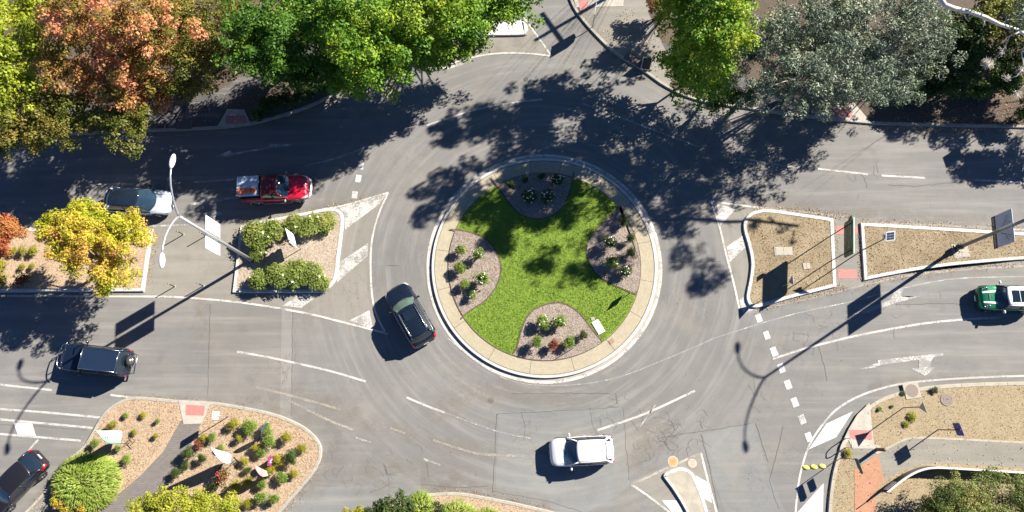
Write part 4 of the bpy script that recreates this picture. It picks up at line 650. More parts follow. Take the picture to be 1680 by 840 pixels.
def car(name, label, cat, front, rear, z, P, body, roofm=None, trim=None, hdg=None):
    """front / rear: where the nose and tail stand in the survey picture at height z; P: dimensions of the model"""
    if hdg is None:
        f, r = G(*front, z), G(*rear, z); L = (f - r).length; c = (f + r) / 2; ang = math.atan2(f.y - r.y, f.x - r.x)
    else:
        L = P['L']; ang = math.radians(hdg)
        if front: f = G(*front, z); c = f - Vector((math.cos(ang), math.sin(ang), 0)) * L / 2
        else: r = G(*rear, z); c = r + Vector((math.cos(ang), math.sin(ang), 0)) * L / 2
    t = empty(name, (c.x, c.y, .003), ang); tag(t, label, cat); W = P['W'] / 2; h = L / 2; roofm = roofm or body; trim = trim or TRIM; k = L / P['L']
    # lower body: lofted sections (x as a share of half length, half width share, top centre z, shoulder z, sill z)
    S = P['sec']; mb = MB(); NX = 30; ring = []
    for i in range(NX + 1):
        u = math.sin((i / NX - .5) * math.pi) ; u = lerp(i / NX * 2 - 1, u, .35); w, zt, zs, zb = itp(S, u); w *= W; x = u * h
        half = [(0, zb), (w * .80, zb), (w * .955, zb + .07), (w * .99, lerp(zb, zs, .35)), (w, lerp(zb, zs, .68)), (w * .985, zs - .05), (w * .94, zs), (w * .80, lerp(zs, zt, .55)), (w * .50, lerp(zs, zt, .9)), (0, zt)]
        ring.append([(x, y, q) for y, q in half] + [(x, -y, q) for y, q in half[-2:0:-1]])
    n = len(ring[0])
    for r in ring: mb.v += r
    for i in range(NX):
        for j in range(n): j2 = (j + 1) % n; mb.f.append((i * n + j, i * n + j2, (i + 1) * n + j2, (i + 1) * n + j)); mb.m.append(0)
    mb.f += [tuple(range(n - 1, -1, -1)), tuple(NX * n + j for j in range(n))]; mb.m += [0, 0]
    bo = mb.build("body", body, t, True); sd = bo.modifiers.new("sub", 'SUBSURF'); sd.levels = 1; sd.render_levels = 1
    def bsurf(u, j, sgn, off):
        w, zt, zs, zb = itp(S, u); w *= W; half = [(0, zb), (w * .80, zb), (w * .955, zb + .07), (w * .99, lerp(zb, zs, .35)), (w, lerp(zb, zs, .68)), (w * .985, zs - .05), (w * .94, zs), (w * .80, lerp(zs, zt, .55)), (w * .50, lerp(zs, zt, .9)), (0, zt)]
        i = min(8, int(j)); f = j - i; y = lerp(half[i][0], half[i + 1][0], f); z_ = lerp(half[i][1], half[i + 1][1], f); return (u * h + off * (.8 if u > 0 else -.8), sgn * (y + off * .3), z_ + off * .6)
    # greenhouse
    xf, xr, rf, rr = [P[q] * k for q in ('xf', 'xr', 'rf', 'rr')]; zr = P['zr']; wr = P['wr'] / 2; bow = P.get('bow', .16)
    zbf = lambda x: itp(S, x / h)[1]; zsh = lambda x: itp(S, x / h)[2]
    wbx = lambda x: itp(S, x / h)[0] * W * .93
    drop = P.get('drop', .05)
    def roofpt(x, v):   # v -1..1 across
        e = (x - rr) / (rf - rr); z_ = zr - drop * abs(v) ** 2.4 - P.get('rd', .05) * max(0, 2 * e - 1) ** 2 - P.get('rd2', .06) * max(0, 1 - 2 * e) ** 2
        return z_
    def RF(v): return rf + bow * .55 * (1 - v * v)
    def RRr(v): return rr - P.get('bowr', .10) * (1 - v * v)
    wrx = lambda e: wr * lerp(P.get('wrr', .93), P.get('wrf', .96), e) * (1 + .05 * math.sin(math.pi * e))
    def roof(u, v): v = v * 2 - 1; x = lerp(RRr(v), RF(v), u); e = u; return (x, v * wrx(e), roofpt(lerp(rr, rf, u), v) + .012)
    mb = MB(); grid_patch(mb, roof, 14, 10); ro = mb.build("roof", roofm, t, True); so_ = ro.modifiers.new("thick", 'SOLIDIFY'); so_.thickness = .03; so_.offset = -1
    def XF(v): return xf + bow * (1 - v * v)
    def wind(u, q): v = u * 2 - 1; a = Vector((XF(v), v * wbx(xf) * .97, lerp(zsh(xf), zbf(xf), 1 - v * v) - .02)); b = Vector((RF(v), v * wrx(1), roofpt(rf, v))); p = a.lerp(b, q); p.z += .05 * math.sin(math.pi * q); return p
    mb = MB(); grid_patch(mb, wind, 12, 6); mb.build("windscreen", P.get('wm', WIND), t, True)
    def rear_(u, q): v = u * 2 - 1; a = Vector((xr - bow * .5 * (1 - v * v), v * wbx(xr) * .95, lerp(zsh(xr), zbf(xr), 1 - v * v) - .02)); b = Vector((RRr(v), v * wrx(0), roofpt(rr, v))); p = a.lerp(b, q); p.z += .04 * math.sin(math.pi * q); p.x -= .02 * math.sin(math.pi * q); return p
    mb = MB(); grid_patch(mb, rear_, 12, 5); mb.build("rear_window", GLASS, t, True)
    for sgn in (1, -1):
        def side(u, q): x0 = lerp(xr, xf, u); x1 = lerp(rr, rf, u); a = Vector((x0, sgn * wbx(x0) * .985, zsh(x0) - .02)); b = Vector((x1, sgn * wrx(u), roofpt(x1, 1))); p = a.lerp(b, q); p.y += sgn * .03 * math.sin(math.pi * q); return p
        mb = MB(); grid_patch(mb, side, 14, 4); mb.build("side_window", GLASS, t, True)
        mb = MB(); mb.tube([Vector(side(1, 0)) + Vector((.02, 0, .0)), side(1, .5), Vector(side(1, 1))], .042, 8); 
        mb.build("front_pillar", P.get('pm', body), t, True)
        mb = MB(); mb.tube([side(0, 0), side(0, .5), side(0, 1)], P.get('cp', .075), 8); mb.build("rear_pillar", P.get('pm2', body), t, True)
        mb = MB(); mb.tube([Vector(side(.52, .02)) + Vector((0, sgn * .004, 0)), Vector(side(.52, .5)) + Vector((0, sgn * .006, 0)), side(.55, .98)], .028, 6)
        if P.get('dpillar'): mb.tube([Vector(side(.2, .02)), Vector(side(.2, .5)), side(.2, .98)], .03, 6)
        mb.build("door_pillar", TRIM, t, True)
        mb = MB(); mb.tube([side(u / 10, 1) for u in range(11)], .028, 6); mb.build("roof_edge", roofm, t, True)
        mb = MB(); mb.tube([Vector(side(u / 10, .0)) + Vector((0, sgn * .012, .02)) for u in range(11)], .016, 5); mb.build("window_trim", CHROME if P.get('chrome') else TRIM, t, True)
        if P.get('rails'): mb = MB(); rl = [(lerp(rr, rf, u), sgn * (wrx(u) - .07), roofpt(lerp(rr, rf, u), .86) + (.075 if 0.05 < u < .95 else .01)) for u in (.04, .1, .3, .5, .7, .88, .94)]; mb.tube(rl, .019, 6); mb.build("roof_rail", P['rails'], t, True)
        # mirror: arm and shell
        mx = lerp(xr, xf, .93); mz = zsh(mx) + .10; mb = MB(); mb.ell((mx - .02, sgn * (wbx(mx) + .20), mz), (.075, .125, .085), 10, 7); mb.tube([(mx, sgn * wbx(mx) * .97, mz - .06), (mx - .01, sgn * (wbx(mx) + .14), mz - .02)], .03, 6); mb.build("mirror", P.get('mm', body), t, True)
        # door seams and handles
        for ux in P.get('seams', (.98, .52, .12)):
            mb = MB(); x = lerp(xr, xf, ux); ww = itp(S, x / h)[0] * W; zz = zsh(x); zb = itp(S, x / h)[3]; mb.tube([(x, sgn * (ww * .945), zz + .002), (x, sgn * (ww * .99), zz - .05), (x, sgn * (ww + .001), lerp(zb, zz, .68)), (x, sgn * ww * .99, lerp(zb, zz, .3))], .006, 4); mb.build("door_seam", TRIM, t)
        for ux in (.57, .20): mb = MB(); x = lerp(xr, xf, ux); ww = itp(S, x / h)[0] * W; mb.box((x, sgn * (ww * .99 + .012), zsh(x) - .11), (.19, .03, .03)); mb.build("door_handle", P.get('hm', body), t, bevel=.008)
        # lamps
        if P.get('lampy', 1):
            mb = MB(); grid_patch(mb, lambda u, v: bsurf(lerp(P.get('h0', .80), P.get('h1', .965), u), lerp(P.get('hj0', 5.0), P.get('hj1', 7.2) - 1.2 * (1 - u), v), sgn, .022), 7, 5); mb.build("headlight", LAMPG, t, True)
        mb = MB(); grid_patch(mb, lambda u, v: bsurf(-lerp(P.get('t0', .87), P.get('t1', .985), u), lerp(P.get('tj0', 4.2), P.get('tj1', 6.6), v), sgn, .022), 6, 5); mb.build("taillight", REDL, t, True)
    # bonnet seam, grille, bumper inserts, plates, wipers
    mb = MB()
    for sgn in (1, -1): mb.tube([(lerp(xf, h * .93, u), sgn * lerp(wbx(xf) * .93, wbx(h * .9) * .72, u), lerp(zsh(lerp(xf, h * .93, u)), zbf(lerp(xf, h * .93, u)), .35) + .012) for u in (0.05, .3, .6, .9)], .007, 4)
    mb.build("bonnet_seam", TRIM, t)
    w_, zt, zs, zb = itp(S, .985); mb = MB(); mb.box((h * .975, 0, lerp(zb, zt, .62)), (.10, w_ * W * 1.05, .20)); mb.build("grille", TRIM, t, bevel=.02)
    mb = MB(); mb.box((h * .985, 0, zb + .12), (.09, w_ * W * 1.5, .13)); mb.build("front_bumper", trim, t, bevel=.03)
    w_, zt, zs, zb = itp(S, -.985); mb = MB(); mb.box((-h * .99, 0, zb + .14), (.10, w_ * W * 1.6, .16)); mb.build("rear_bumper", trim, t, bevel=.03)
    for x, q in ((h + .012, .36), (-h - .012, P.get('pz', .62))): mb = MB(); mb.box((x, 0, q), (.02, .37, .12)); mb.build("number_plate", PLATE, t)
    mb = MB()
    for v0, v1 in ((.62, .30), (.30, .06)): mb.tube([Vector(wind(v0, .03)) + Vector((0.02, 0, .02)), Vector(wind(v1, .16)) + Vector((.02, 0, .02))], .010, 5)
    mb.build("wiper", TRIM, t)
    # wheels
    R = P.get('wh', .34)
    for wx in (P['wf'] * k, P['wb'] * k):
        for sgn in (1, -1):
            ww = itp(S, wx / h)[0] * W; y0 = sgn * (ww + .012); pr = [(R * .62, 0), (R * .70, .012), (R * .93, .006), (R, -.03), (R, -.19), (R * .93, -.225), (R * .6, -.225)]; vs = []; m_ = 28
            for r_, d_ in pr:
                for a in range(m_): an = 2 * math.pi * a / m_; vs.append((wx + r_ * math.cos(an), y0 + sgn * d_, R + r_ * math.sin(an)))
            fs = [(j * m_ + a, j * m_ + (a + 1) % m_, (j + 1) * m_ + (a + 1) % m_, (j + 1) * m_ + a) for j in range(len(pr) - 1) for a in range(m_)]
            wo = MB().add(vs, fs).build("wheel", TYRE, t, True); mb = MB()
            mb.tube([(wx, y0 - sgn * .05, R), (wx, y0 - sgn * .03, R)], R * .62, 24)
            for s5 in range(5): an = s5 * 2 * math.pi / 5 + .3; mb.tube([(wx + .06 * math.cos(an), y0 - sgn * .012, R + .06 * math.sin(an)), (wx + R * .6 * math.cos(an), y0 - sgn * .01, R + R * .6 * math.sin(an))], [.035, .028], 6)
            mb.build("rim", RIM, wo); mb = MB(); arc = [(wx + (R + .045) * math.cos(a), y0 - sgn * .02, R + .01 + (R + .045) * math.sin(a)) for a in np.linspace(-.15, math.pi + .15, 15)]; mb.tube(arc, P.get('arch', .035), 6); mb.build("wheel_arch", P.get('am', TRIM), t, True)
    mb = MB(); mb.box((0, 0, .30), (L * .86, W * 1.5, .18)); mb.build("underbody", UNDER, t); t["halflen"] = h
    return t, L, k, roofpt
SUV = [(-1, .74, .78, .72, .42), (-.97, .84, .98, .90, .34), (-.90, .93, 1.06, .98, .28), (-.6, .985, 1.06, .99, .24), (0, 1, 1.04, .97, .22), (.30, .99, 1.05, .96, .22), (.42, .985, 1.07, .95, .22), (.60, .97, 1.02, .92, .22), (.80, .94, .94, .86, .24), (.91, .85, .85, .78, .27), (.96, .74, .77, .70, .30), (.985, .60, .70, .64, .33), (1, .42, .64, .58, .36)]
SEDAN = [(-1, .72, .78, .72, .40), (-.96, .84, .94, .87, .34), (-.86, .92, 1.0, .93, .28), (-.6, .98, 1.0, .93, .24), (0, 1, .96, .90, .20), (.30, .99, .97, .89, .20), (.45, .98, .98, .88, .20), (.62, .965, .94, .85, .20), (.82, .92, .85, .78, .22), (.92, .83, .76, .70, .24), (.965, .70, .67, .61, .27), (.988, .56, .60, .55, .30), (1, .38, .55, .50, .33)]
BOXY = [(-1, .90, .90, .86, .42), (-.98, .95, 1.08, 1.03, .40), (-.9, .975, 1.10, 1.05, .36), (0, 1, 1.10, 1.05, .34), (.35, .99, 1.10, 1.04, .34), (.55, .98, 1.09, 1.03, .34), (.85, .95, 1.04, .98, .36), (.95, .90, .98, .91, .38), (.985, .82, .84, .78, .42), (1, .78, .74, .70, .46)]
# 1 black station wagon on the roundabout
W1, *_ = car("suv", "black sport utility car with a sunroof circulating on the roundabout", "car", (647, 470), (699, 563), .75, dict(L=4.66, W=1.95, sec=SUV, xf=.98, xr=-2.02, rf=.36, rr=-1.72, zr=1.64, wr=1.36, wf=1.40, wb=-1.34, rails=CHROME, chrome=1, wm=WINDG, wh=.36), car_paint("black_paint", (.010, .018, .034), .35, .22))  # black paint with the bluish sky reflection put into its base colour
mb = MB(); mb.box((-.18, 0, 1.655), (.62, .78, .012)); mb.build("sunroof", GLASS, W1, bevel=.03)
# 2 black four-wheel drive
W2, L2, k2, _ = car("four_wheel_drive", "black four-wheel drive with roof platform, bull bar and rear spare wheel on the south-west road", "car", (101, 584), (211, 596), .9, dict(L=4.75, W=1.90, sec=BOXY, xf=.88, xr=-2.28, rf=.40, rr=-2.16, zr=1.84, wr=1.50, wf=1.45, wb=-1.35, bow=.06, bowr=.02, cp=.07, dpillar=1, wh=.40, am=TRIM, arch=.06, wrr=.97, rd=.02, rd2=.02, hm=TRIM, h0=.93, h1=.985, hj0=5.2, hj1=7.4, t0=.965, t1=.995, tj0=4.6, tj1=6.2), car_paint("black_sky_tint_paint", (.010, .020, .042), .35, .24))  # black body too, blued in the base colour to stand for reflected sky
mb = MB(); h2 = L2 / 2
mb.box((-.92 * k2, 0, 1.925), (2.45, 1.38, .02))
PL = simple("roof_platform", (.018, .036, .075), .42, .4, var=.2)  # blue sky reflection painted into the platform colour
mb.build("roof_platform", PL, W2, bevel=.008); mb = MB()
for s in (1, -1): mb.tube([(.32, s * .70, 1.95), (-2.12, s * .70, 1.95)], .022, 6)
for x in (.32, -2.12): mb.tube([(x, -.7, 1.95), (x, .7, 1.95)], .022, 6)
for x in (-.3, -.9, -1.5): 
    for s in (1, -1): mb.tube([(x, s * .7, 1.95), (x, s * .7, 1.82)], .02, 6)
mb.build("roof_rack", CHROME, W2, True); mb = MB()
for z_ in (.62, 1.02): mb.tube([(h2 - .25, -.86, z_), (h2 - .02, -.74, z_), (h2 + .12, -.45, z_), (h2 + .15, 0, z_), (h2 + .12, .45, z_), (h2 - .02, .74, z_), (h2 - .25, .86, z_)], .035, 8)
for y in (-.45, .45): mb.tube([(h2 + .13, y, .4), (h2 + .13, y, 1.03)], .035, 7)
mb.build("bull_bar", CHROME, W2, True)
mb = MB(); mb.tube([(-h2 - .02, -.15, 1.0), (-h2 - .24, -.15, 1.0)], .38, 24); mb.build("spare_wheel", TYRE, W2, True); mb = MB(); mb.tube([(-h2 - .20, -.15, 1.0), (-h2 - .265, -.15, 1.0)], [.27, .22], 20); mb.build("spare_cover", RIM, W2, True)
mb = MB(); mb.tube([(-h2 + .1, -.7, .55), (-h2 - .3, -.62, .6), (-h2 - .34, .62, .6), (-h2 + .1, .7, .55)], .045, 8); mb.tube([(-h2 - .32, -.5, .6), (-h2 - .34, -.5, 1.15), (-h2 - .34, .2, 1.15), (-h2 - .34, .2, .6)], .03, 7); mb.build("rear_carrier", CHROME, W2, True)
mb = MB(); mb.tube([(.95 * k2, -.93, 1.0), (.98 * k2, -.97, 1.5), (.5 * k2, -.97, 1.9)], .035, 7); mb.build("snorkel", TRIM, W2, True)
# 3 white wagon
W3, *_ = car("suv", "white sport utility car leaving south of the roundabout", "car", (901, 743), (1007, 737), .8, dict(L=4.45, W=1.84, sec=SUV, xf=1.02, xr=-2.0, rf=.32, rr=-1.62, zr=1.62, wr=1.34, wf=1.33, wb=-1.29, wh=.35, wm=WIND, h0=.74, h1=.95, hj0=5.4, hj1=7), car_paint("white_paint_gloss", (.74, .74, .73), 0, .3))
mb = MB(); mb.box((-1.68, 0, 1.605), (.30, 1.05, .03)); mb.build("rear_spoiler", MATS["white_paint_gloss"], W3, bevel=.02); mb = MB(); mb.tube([(-1.15, .0, 1.63), (-1.35, .0, 1.70)], .014, 6); mb.build("aerial", TRIM, W3)
# 4 pale car with black glass roof
W4, *_ = car("pale_car", "pale car with a black glass roof, nose beyond the golden tree", "car", (281, 333), (171, 328), .7, dict(L=4.75, W=1.88, sec=SEDAN, xf=1.12, xr=-2.10, rf=.30, rr=-1.55, zr=1.56, wr=1.36, wf=1.45, wb=-1.42, bow=.34, wh=.36, pm=TRIM, mm=TRIM, cp=.06, rd2=.16, h0=.78, h1=.95, hj0=5.4, hj1=6.9), car_paint("silver_white_paint", (.50, .57, .65), .2, .28), GLASS)
# 5 dark hatchback in the parking bay
W5, *_ = car("hatchback", "dark hatchback parked nose out of frame in the angled bay", "car", None, (66, 749), .8, dict(L=4.5, W=1.82, sec=SUV, xf=.98, xr=-2.02, rf=.34, rr=-1.42, zr=1.47, wr=1.34, wf=1.35, wb=-1.30, chrome=1, wh=.34, rd2=.08, t0=.80, t1=.975, tj0=4.6, tj1=6.9, pz=.85), car_paint("charcoal_paint", (.018, .018, .022), .3, .25), None, None, -131)
mb = MB(); mb.box((-2.20, 0, .97), (.07, .62, .03)); mb.build("boot_strip", CHROME, W5, bevel=.008)
# 6 green and white small car
GP = car_paint("green_paint", (.006, .20, .085), .35, .25); WP = car_paint("white_roof_paint", (.74, .74, .73), 0, .35)
MINI = [(-1, .80, .86, .80, .40), (-.94, .92, 1.0, .93, .30), (-.6, .99, 1.02, .95, .24), (0, 1, 1.0, .94, .22), (.35, .99, 1.0, .93, .22), (.5, .98, .99, .91, .22), (.75, .95, .94, .86, .24), (.90, .88, .86, .78, .28), (.96, .78, .76, .69, .31), (.985, .66, .68, .62, .34), (1, .48, .62, .57, .38)]
W6, L6, k6, rp6 = car("small_car", "green small car with white roof and white bonnet stripes at the right edge", "car", (1606, 488), None, .75, dict(L=3.9, W=1.74, sec=MINI, xf=.80, xr=-1.70, rf=.40, rr=-1.50, zr=1.42, wr=1.30, wf=1.22, wb=-1.22, bow=.20, wh=.31, mm=WP, pm=TRIM, lampy=0, rd=.03), GP, WP, None, 179.0)
mb = MB(); mb.box((-.30, 0, rp6(-.30, 0) + .02), (.95, .78, .014)); mb.build("sunroof", GLASS, W6, bevel=.05); mb = MB(); mb.box((-.30, 0, rp6(-.3, 0) + .03), (.03, .78, .012)); mb.build("sunroof_bar", WP, W6)
h6 = L6 / 2
for s in (1, -1):
    mb = MB()
    def stripe(u, v, s=s): x = lerp(.92, h6 * .90, u); w_, zt, zs, zb = itp(MINI, x / h6); y = s * (lerp(.40, .33, u) + (v - .5) * lerp(.15, .12, u)); q = abs(y) / (w_ * .87); zz = lerp(zt, lerp(zs, zt, .9), min(1, q / .5)) if q < .5 else lerp(lerp(zs, zt, .9), lerp(zs, zt, .55), (q - .5) / .3); return (x, y, zz + .012)
    grid_patch(mb, stripe, 12, 3); mb.build("bonnet_stripe", WP, W6, True)
    w_, zt, zs, zb = itp(MINI, .80); c_ = Vector((h6 * .80, s * w_ * .87 * .76, zs + .02)); mb = MB(); rr_ = [c_ + Vector((.14 * math.cos(a), .105 * math.sin(a), -.05 * math.cos(a) + .035)) for a in np.linspace(0, 6.283, 19)]; mb.tube(rr_, .024, 6, cap=False); mb.build("lamp_ring", CHROME, W6, True); mb = MB(); mb.ell(c_ + Vector((0, 0, .0)), (.13, .10, .05), 12, 7); mb.build("headlight", TRIM, W6, True)
mb = MB(); mb.box((h6 * .70, 0, itp(MINI, .70)[1] + .0), (.10, .42, .035)); mb.build("bonnet_scoop", TRIM, W6, bevel=.012)
# 7 red utility
RP = car_paint("red_paint", (.58, .008, .035), .15, .3); RPD = car_paint("shaded_red_paint", (.14, .008, .012), .2, .35)  # second red is a darker copy: shade on roof and tray painted in
UTE = [(-1, .90, 1.02, 1.0, .50), (-.97, .95, 1.05, 1.02, .44), (-.3, .98, 1.05, 1.02, .36), (0, 1, 1.08, 1.02, .34), (.35, 1, 1.12, 1.02, .34), (.5, .99, 1.13, 1.02, .34), (.75, .97, 1.08, .98, .36), (.90, .92, 1.0, .90, .40), (.975, .80, .86, .78, .44), (1, .72, .74, .68, .50)]
W7, L7, k7, rp7 = car("utility_truck", "red dual-cab utility truck with white tray lid and black roof bars", "ute", (506, 306), (398, 312), .9, dict(L=5.25, W=1.86, sec=UTE, xf=1.05, xr=-.98, rf=.40, rr=-.82, zr=1.74, wr=1.38, wf=1.62, wb=-1.62, bow=.10, bowr=.02, wh=.39, am=GREYTRIM, arch=.07, hm=CHROME, mm=GREYTRIM, wm=WIND), RP, RPD, simple("pale_bumper", (.55, .55, .56), .4, .4))
h7 = L7 / 2; mb = MB()
mb.box((-1.80 * k7, 0, 1.075), (1.66, 1.60, .03)); mb.build("tray_floor", TRIM, W7); mb = MB()
for s in (1, -1): mb.box((-1.80 * k7, s * .80, 1.16), (1.72, .05, .22))
mb.box((-h7 + .10, 0, 1.16), (.05, 1.60, .22)); mb.build("tray_side", RPD, W7, bevel=.01)
LID = simple("tray_lid_shaded_white", (.50, .58, .66), .4, var=.08, scale=2); mb = MB(); mb.box((-1.95 * k7, .05, 1.35), (1.42, 1.34, .42)); mb.build("tray_box", LID, W7, bevel=.02)  # white lid; the bluish cast of tree shade is put into its colour
mb = MB(); mb.box((-1.95 * k7, .05, 1.575), (1.50, 1.44, .035)); mb.build("tray_lid", LID, W7, bevel=.012); mb = MB()
for x in (-.70, -.05, .36): mb.tube([(x, -.76, 1.75), (x, -.70, 1.84), (x, .70, 1.84), (x, .76, 1.75)], .026, 6)
for s in (1, -1): mb.tube([(-1.05, s * .74, 1.79), (.42, s * .74, 1.79)], .024, 6)
mb.build("roof_bar", TRIM, W7, True); mb = MB()
for s in (1, -1): mb.tube([(.9, s * .98, .48), (-.9, s * .98, .48)], .05, 8)
mb.build("side_step", GREYTRIM, W7, True); mb = MB()
mb.tube([(h7 - .12, -.8, .62), (h7 + .06, -.5, .62), (h7 + .10, 0, .62), (h7 + .06, .5, .62), (h7 - .12, .8, .62)], .10, 8); mb.build("bumper_bar", LAMPG, W7, True)
# orange bundle lying on the lid
W7M = Matrix.Translation(W7.location) @ Matrix.Rotation(W7.rotation_euler[2], 4, 'Z'); oc = W7M @ Vector((-1.93 * k7, -.36, 1.594)); ob = empty("orange_bundle", oc, W7.rotation_euler[2] + .06); tag(ob, "orange bundle lying on the white tray lid of the red ute", "bundle")
ORG = simple("orange_fabric", (.80, .17, .03), .7, var=.3, scale=7); mb = MB()
for i in range(5): mb.ell((-.48 + .24 * i, random.uniform(-.03, .03), .085), (.19, .20 + random.uniform(-.02, .02), .085), 12, 8)
mb.build("roll", ORG, ob, True); mb = MB()
for x in (-.3, .3): mb.tube([(x, .17, .01), (x, .13, .14), (x, 0, .185), (x, -.13, .14), (x, -.17, .01)], .012, 5)
mb.build("strap", TRIM, ob)
# ------------------------------------------------------------------ street furniture
GALV = simple("galvanised_steel", (.50, .51, .52), .45, .6, var=.12, scale=3); DGALV = simple("weathered_steel", (.20, .195, .19), .6, .5, var=.2, scale=3); POST = simple("dark_post", (.05, .048, .046), .6, .3); BROWNP = simple("brown_post", (.13, .075, .05), .7)
SIGNW = simple("sign_white", (.74, .75, .76), .45, var=.05, scale=2); SIGNG = simple("sign_green", (.012, .075, .035), .4, var=.15, scale=1.5); SIGNB = simple("sign_blue", (.008, .015, .22), .4, var=.12, scale=2); SIGNBACK = simple("sign_back", (.30, .29, .28), .5, .4); SIGNK = simple("sign_black", (.012, .012, .016), .5)
MARKW = simple("mark_white", (.62, .66, .68), .5); MARKG = simple("mark_grey", (.30, .32, .36), .5); PURPLE = simple("sign_purple", (.30, .035, .17), .45, var=.1, scale=2); LAMPH = simple("lamp_housing", (.70, .71, .72), .4, var=.06, scale=3); LENS = simple("lamp_lens", (.62, .64, .64), .15)
def W2(px, py, z, o): return G(px, py, z) - o
def lamp(label, basepx, pm, hN, hS, zj):
    b = G(*basepx); b.z = .12; t = empty("street_lamp", b); tag(t, label, "street lamp", "double-arm street lamps"); mb = MB(); z = lambda q: q - .12
    mb.tube([(0, 0, -.1), (0, 0, .35)], [.15, .15], 12); mb.tube([(0, 0, .35), (0, 0, z(zj * .5)), (0, 0, z(zj))], [.125, .105, .08], 12); mb.build("pole", pm, t, True)
    mb = MB(); mb.box((0, 0, .06), (.42, .42, .06)); 
    for a in range(4): mb.tube([(.15 * math.cos(a * 1.57 + .78), .15 * math.sin(a * 1.57 + .78), .08), (.15 * math.cos(a * 1.57 + .78), .15 * math.sin(a * 1.57 + .78), .16)], .02, 6)
    mb.build("base_plate", DGALV, t)
    for hv in (hN, hS):
        d = Vector(hv) ; d.z = 0; L = d.length; d.normalize(); e = hv[2] - zj; mb = MB(); pts = [Vector((0, 0, z(zj) - .1)) + d * (L * u) + Vector((0, 0, .1 + e * math.sin(min(1, u * 1.15) * math.pi / 2) ** .8)) for u in (0, .06, .14, .25, .38, .52, .68, .82)]
        mb.tube(pts, [.07 - .004 * i for i in range(len(pts))], 9); mb.build("arm", pm, t, True)
        a = math.atan2(d.y, d.x); R = Matrix.Rotation(a, 3, 'Z'); c = pts[-1] + d * .42; mb = MB(); mb.ell(c + Vector((0, 0, .03)), (.44, .17, .09), 16, 8, R=R); ho = mb.build("lamp_head", LAMPH, t, True); mb = MB(); mb.ell(c + d * .06 + Vector((0, 0, -.04)), (.26, .12, .05), 12, 6, R=R); mb.build("lens", LENS, ho, True)
    return t
bL = (413.5, 427); oL = G(*bL); hn = G(282, 262, 12.3) - oL; hs_ = G(266, 432, 12.2) - oL
lamp("pale double-arm street lamp standing in the planted western median", bL, GALV, (hn.x, hn.y, 12.2), (hs_.x, hs_.y, 12.2), 10.4)
lamp("dark double-arm street lamp standing in the dry eastern island", (1568, 408), DGALV, (.3, 3.4, 12.4), (.3, -3.4, 12.4), 10.9)
mb = MB(); oR = G(1568, 408); oR.z = .12; cl = empty("pole_collar", oR + Vector((0, 0, .02))); tag(cl, "black clamp box strapped round the foot of the eastern lamp pole", "clamp"); mb.box((0, .02, .35), (.40, .34, .34)); mb.box((.16, .20, .35), (.16, .14, .24)); mb.build("clamp_box", SIGNK, cl, bevel=.03); mb = MB(); mb.tube([(0, 0, .1), (0, 0, .7)], .17, 12); mb.build("strap", POST, cl)
def plate(name, A, B, z1, z2, mat, parent, th=.03, shape=None, o=Vector((0, 0, 0))):
    """upright plate over the ground line A-B between two heights; shape = outline in (0..1, 0..1)"""
    a, b = Vector(A), Vector(B); d = b - a; d.z = 0; nrm = Vector((-d.y, d.x, 0)).normalized() * th / 2; shape = shape or [(0, 0), (1, 0), (1, 1), (0, 1)]; n = len(shape)
    P = [Vector((a.x, a.y, 0)) + d * u + Vector((0, 0, lerp(z1, z2, v))) - o for u, v in shape]; vs = [p + nrm for p in P] + [p - nrm for p in P]
    return MB().add(vs, [tuple(range(n)), tuple(range(2 * n - 1, n - 1, -1))] + [(i, n + i, n + (i + 1) % n, (i + 1) % n) for i in range(n)]).build(name, mat, parent)
RND = [(.06, 0), (.94, 0), (1, .08), (1, .92), (.94, 1), (.06, 1), (0, .92), (0, .08)]
def glyphs(parent, A, B, z1, z2, rows, mat, o, off, seed=1, name="lettering", hgt=.055):
    """rows of small letter-like strokes standing 4 mm proud of the plate; rows: (u0, u1, v)"""
    rnd = random.Random(seed); a, b = Vector(A), Vector(B); d = (b - a); d.z = 0; L = d.length; d.normalize(); nrm = Vector((-d.y, d.x, 0)) * off; mb = MB()
    for u0, u1, v in rows:
        x = u0 * L
        while x < u1 * L:
            w = rnd.uniform(.6, 1.0) * hgt * .7; hh = hgt * rnd.choice((1, 1, .8)); c = Vector((a.x, a.y, 0)) + d * x + Vector((0, 0, lerp(z1, z2, v))) + nrm - o
            for (x0, y0, x1, y1) in rnd.choice((((0, 0, .25, 1), (.75, 0, 1, 1), (0, .75, 1, 1)), ((0, 0, .25, 1), (0, 0, 1, .22), (0, .78, 1, 1)), ((.38, 0, .62, 1), (0, .78, 1, 1)), ((0, 0, .25, 1), (.25, .4, .8, .62), (.75, .1, 1, 1)))):
                mb.add([c + d * (w * q[0]) + Vector((0, 0, hh * q[1])) for q in ((x0, y0), (x1, y0), (x1, y1), (x0, y1))], [(0, 1, 2, 3)])
            x += w * 1.35 + (hgt * .8 if rnd.random() < .18 else 0)
    return mb.build(name, mat, parent)
def post_sign(name, label, cat, bases, A, B, z1, z2, mat, pmat, shape=None, pr=.035, z0=VZ, group=None, back=None, ptop=None):
    o = Vector(G(*bases[0])); o.z = z0; t = empty(name, o); tag(t, label, cat, group)
    for bp in bases: p = G(*bp) - o; p.z = 0; MB().tube([p + Vector((0, 0, -.1)), p + Vector((0, 0, (ptop or z2) - z0))], pr, 9).build("post", pmat, t, True)
    plate("panel", A, B, z1, z2, mat, t, .03, shape, o); return t, o
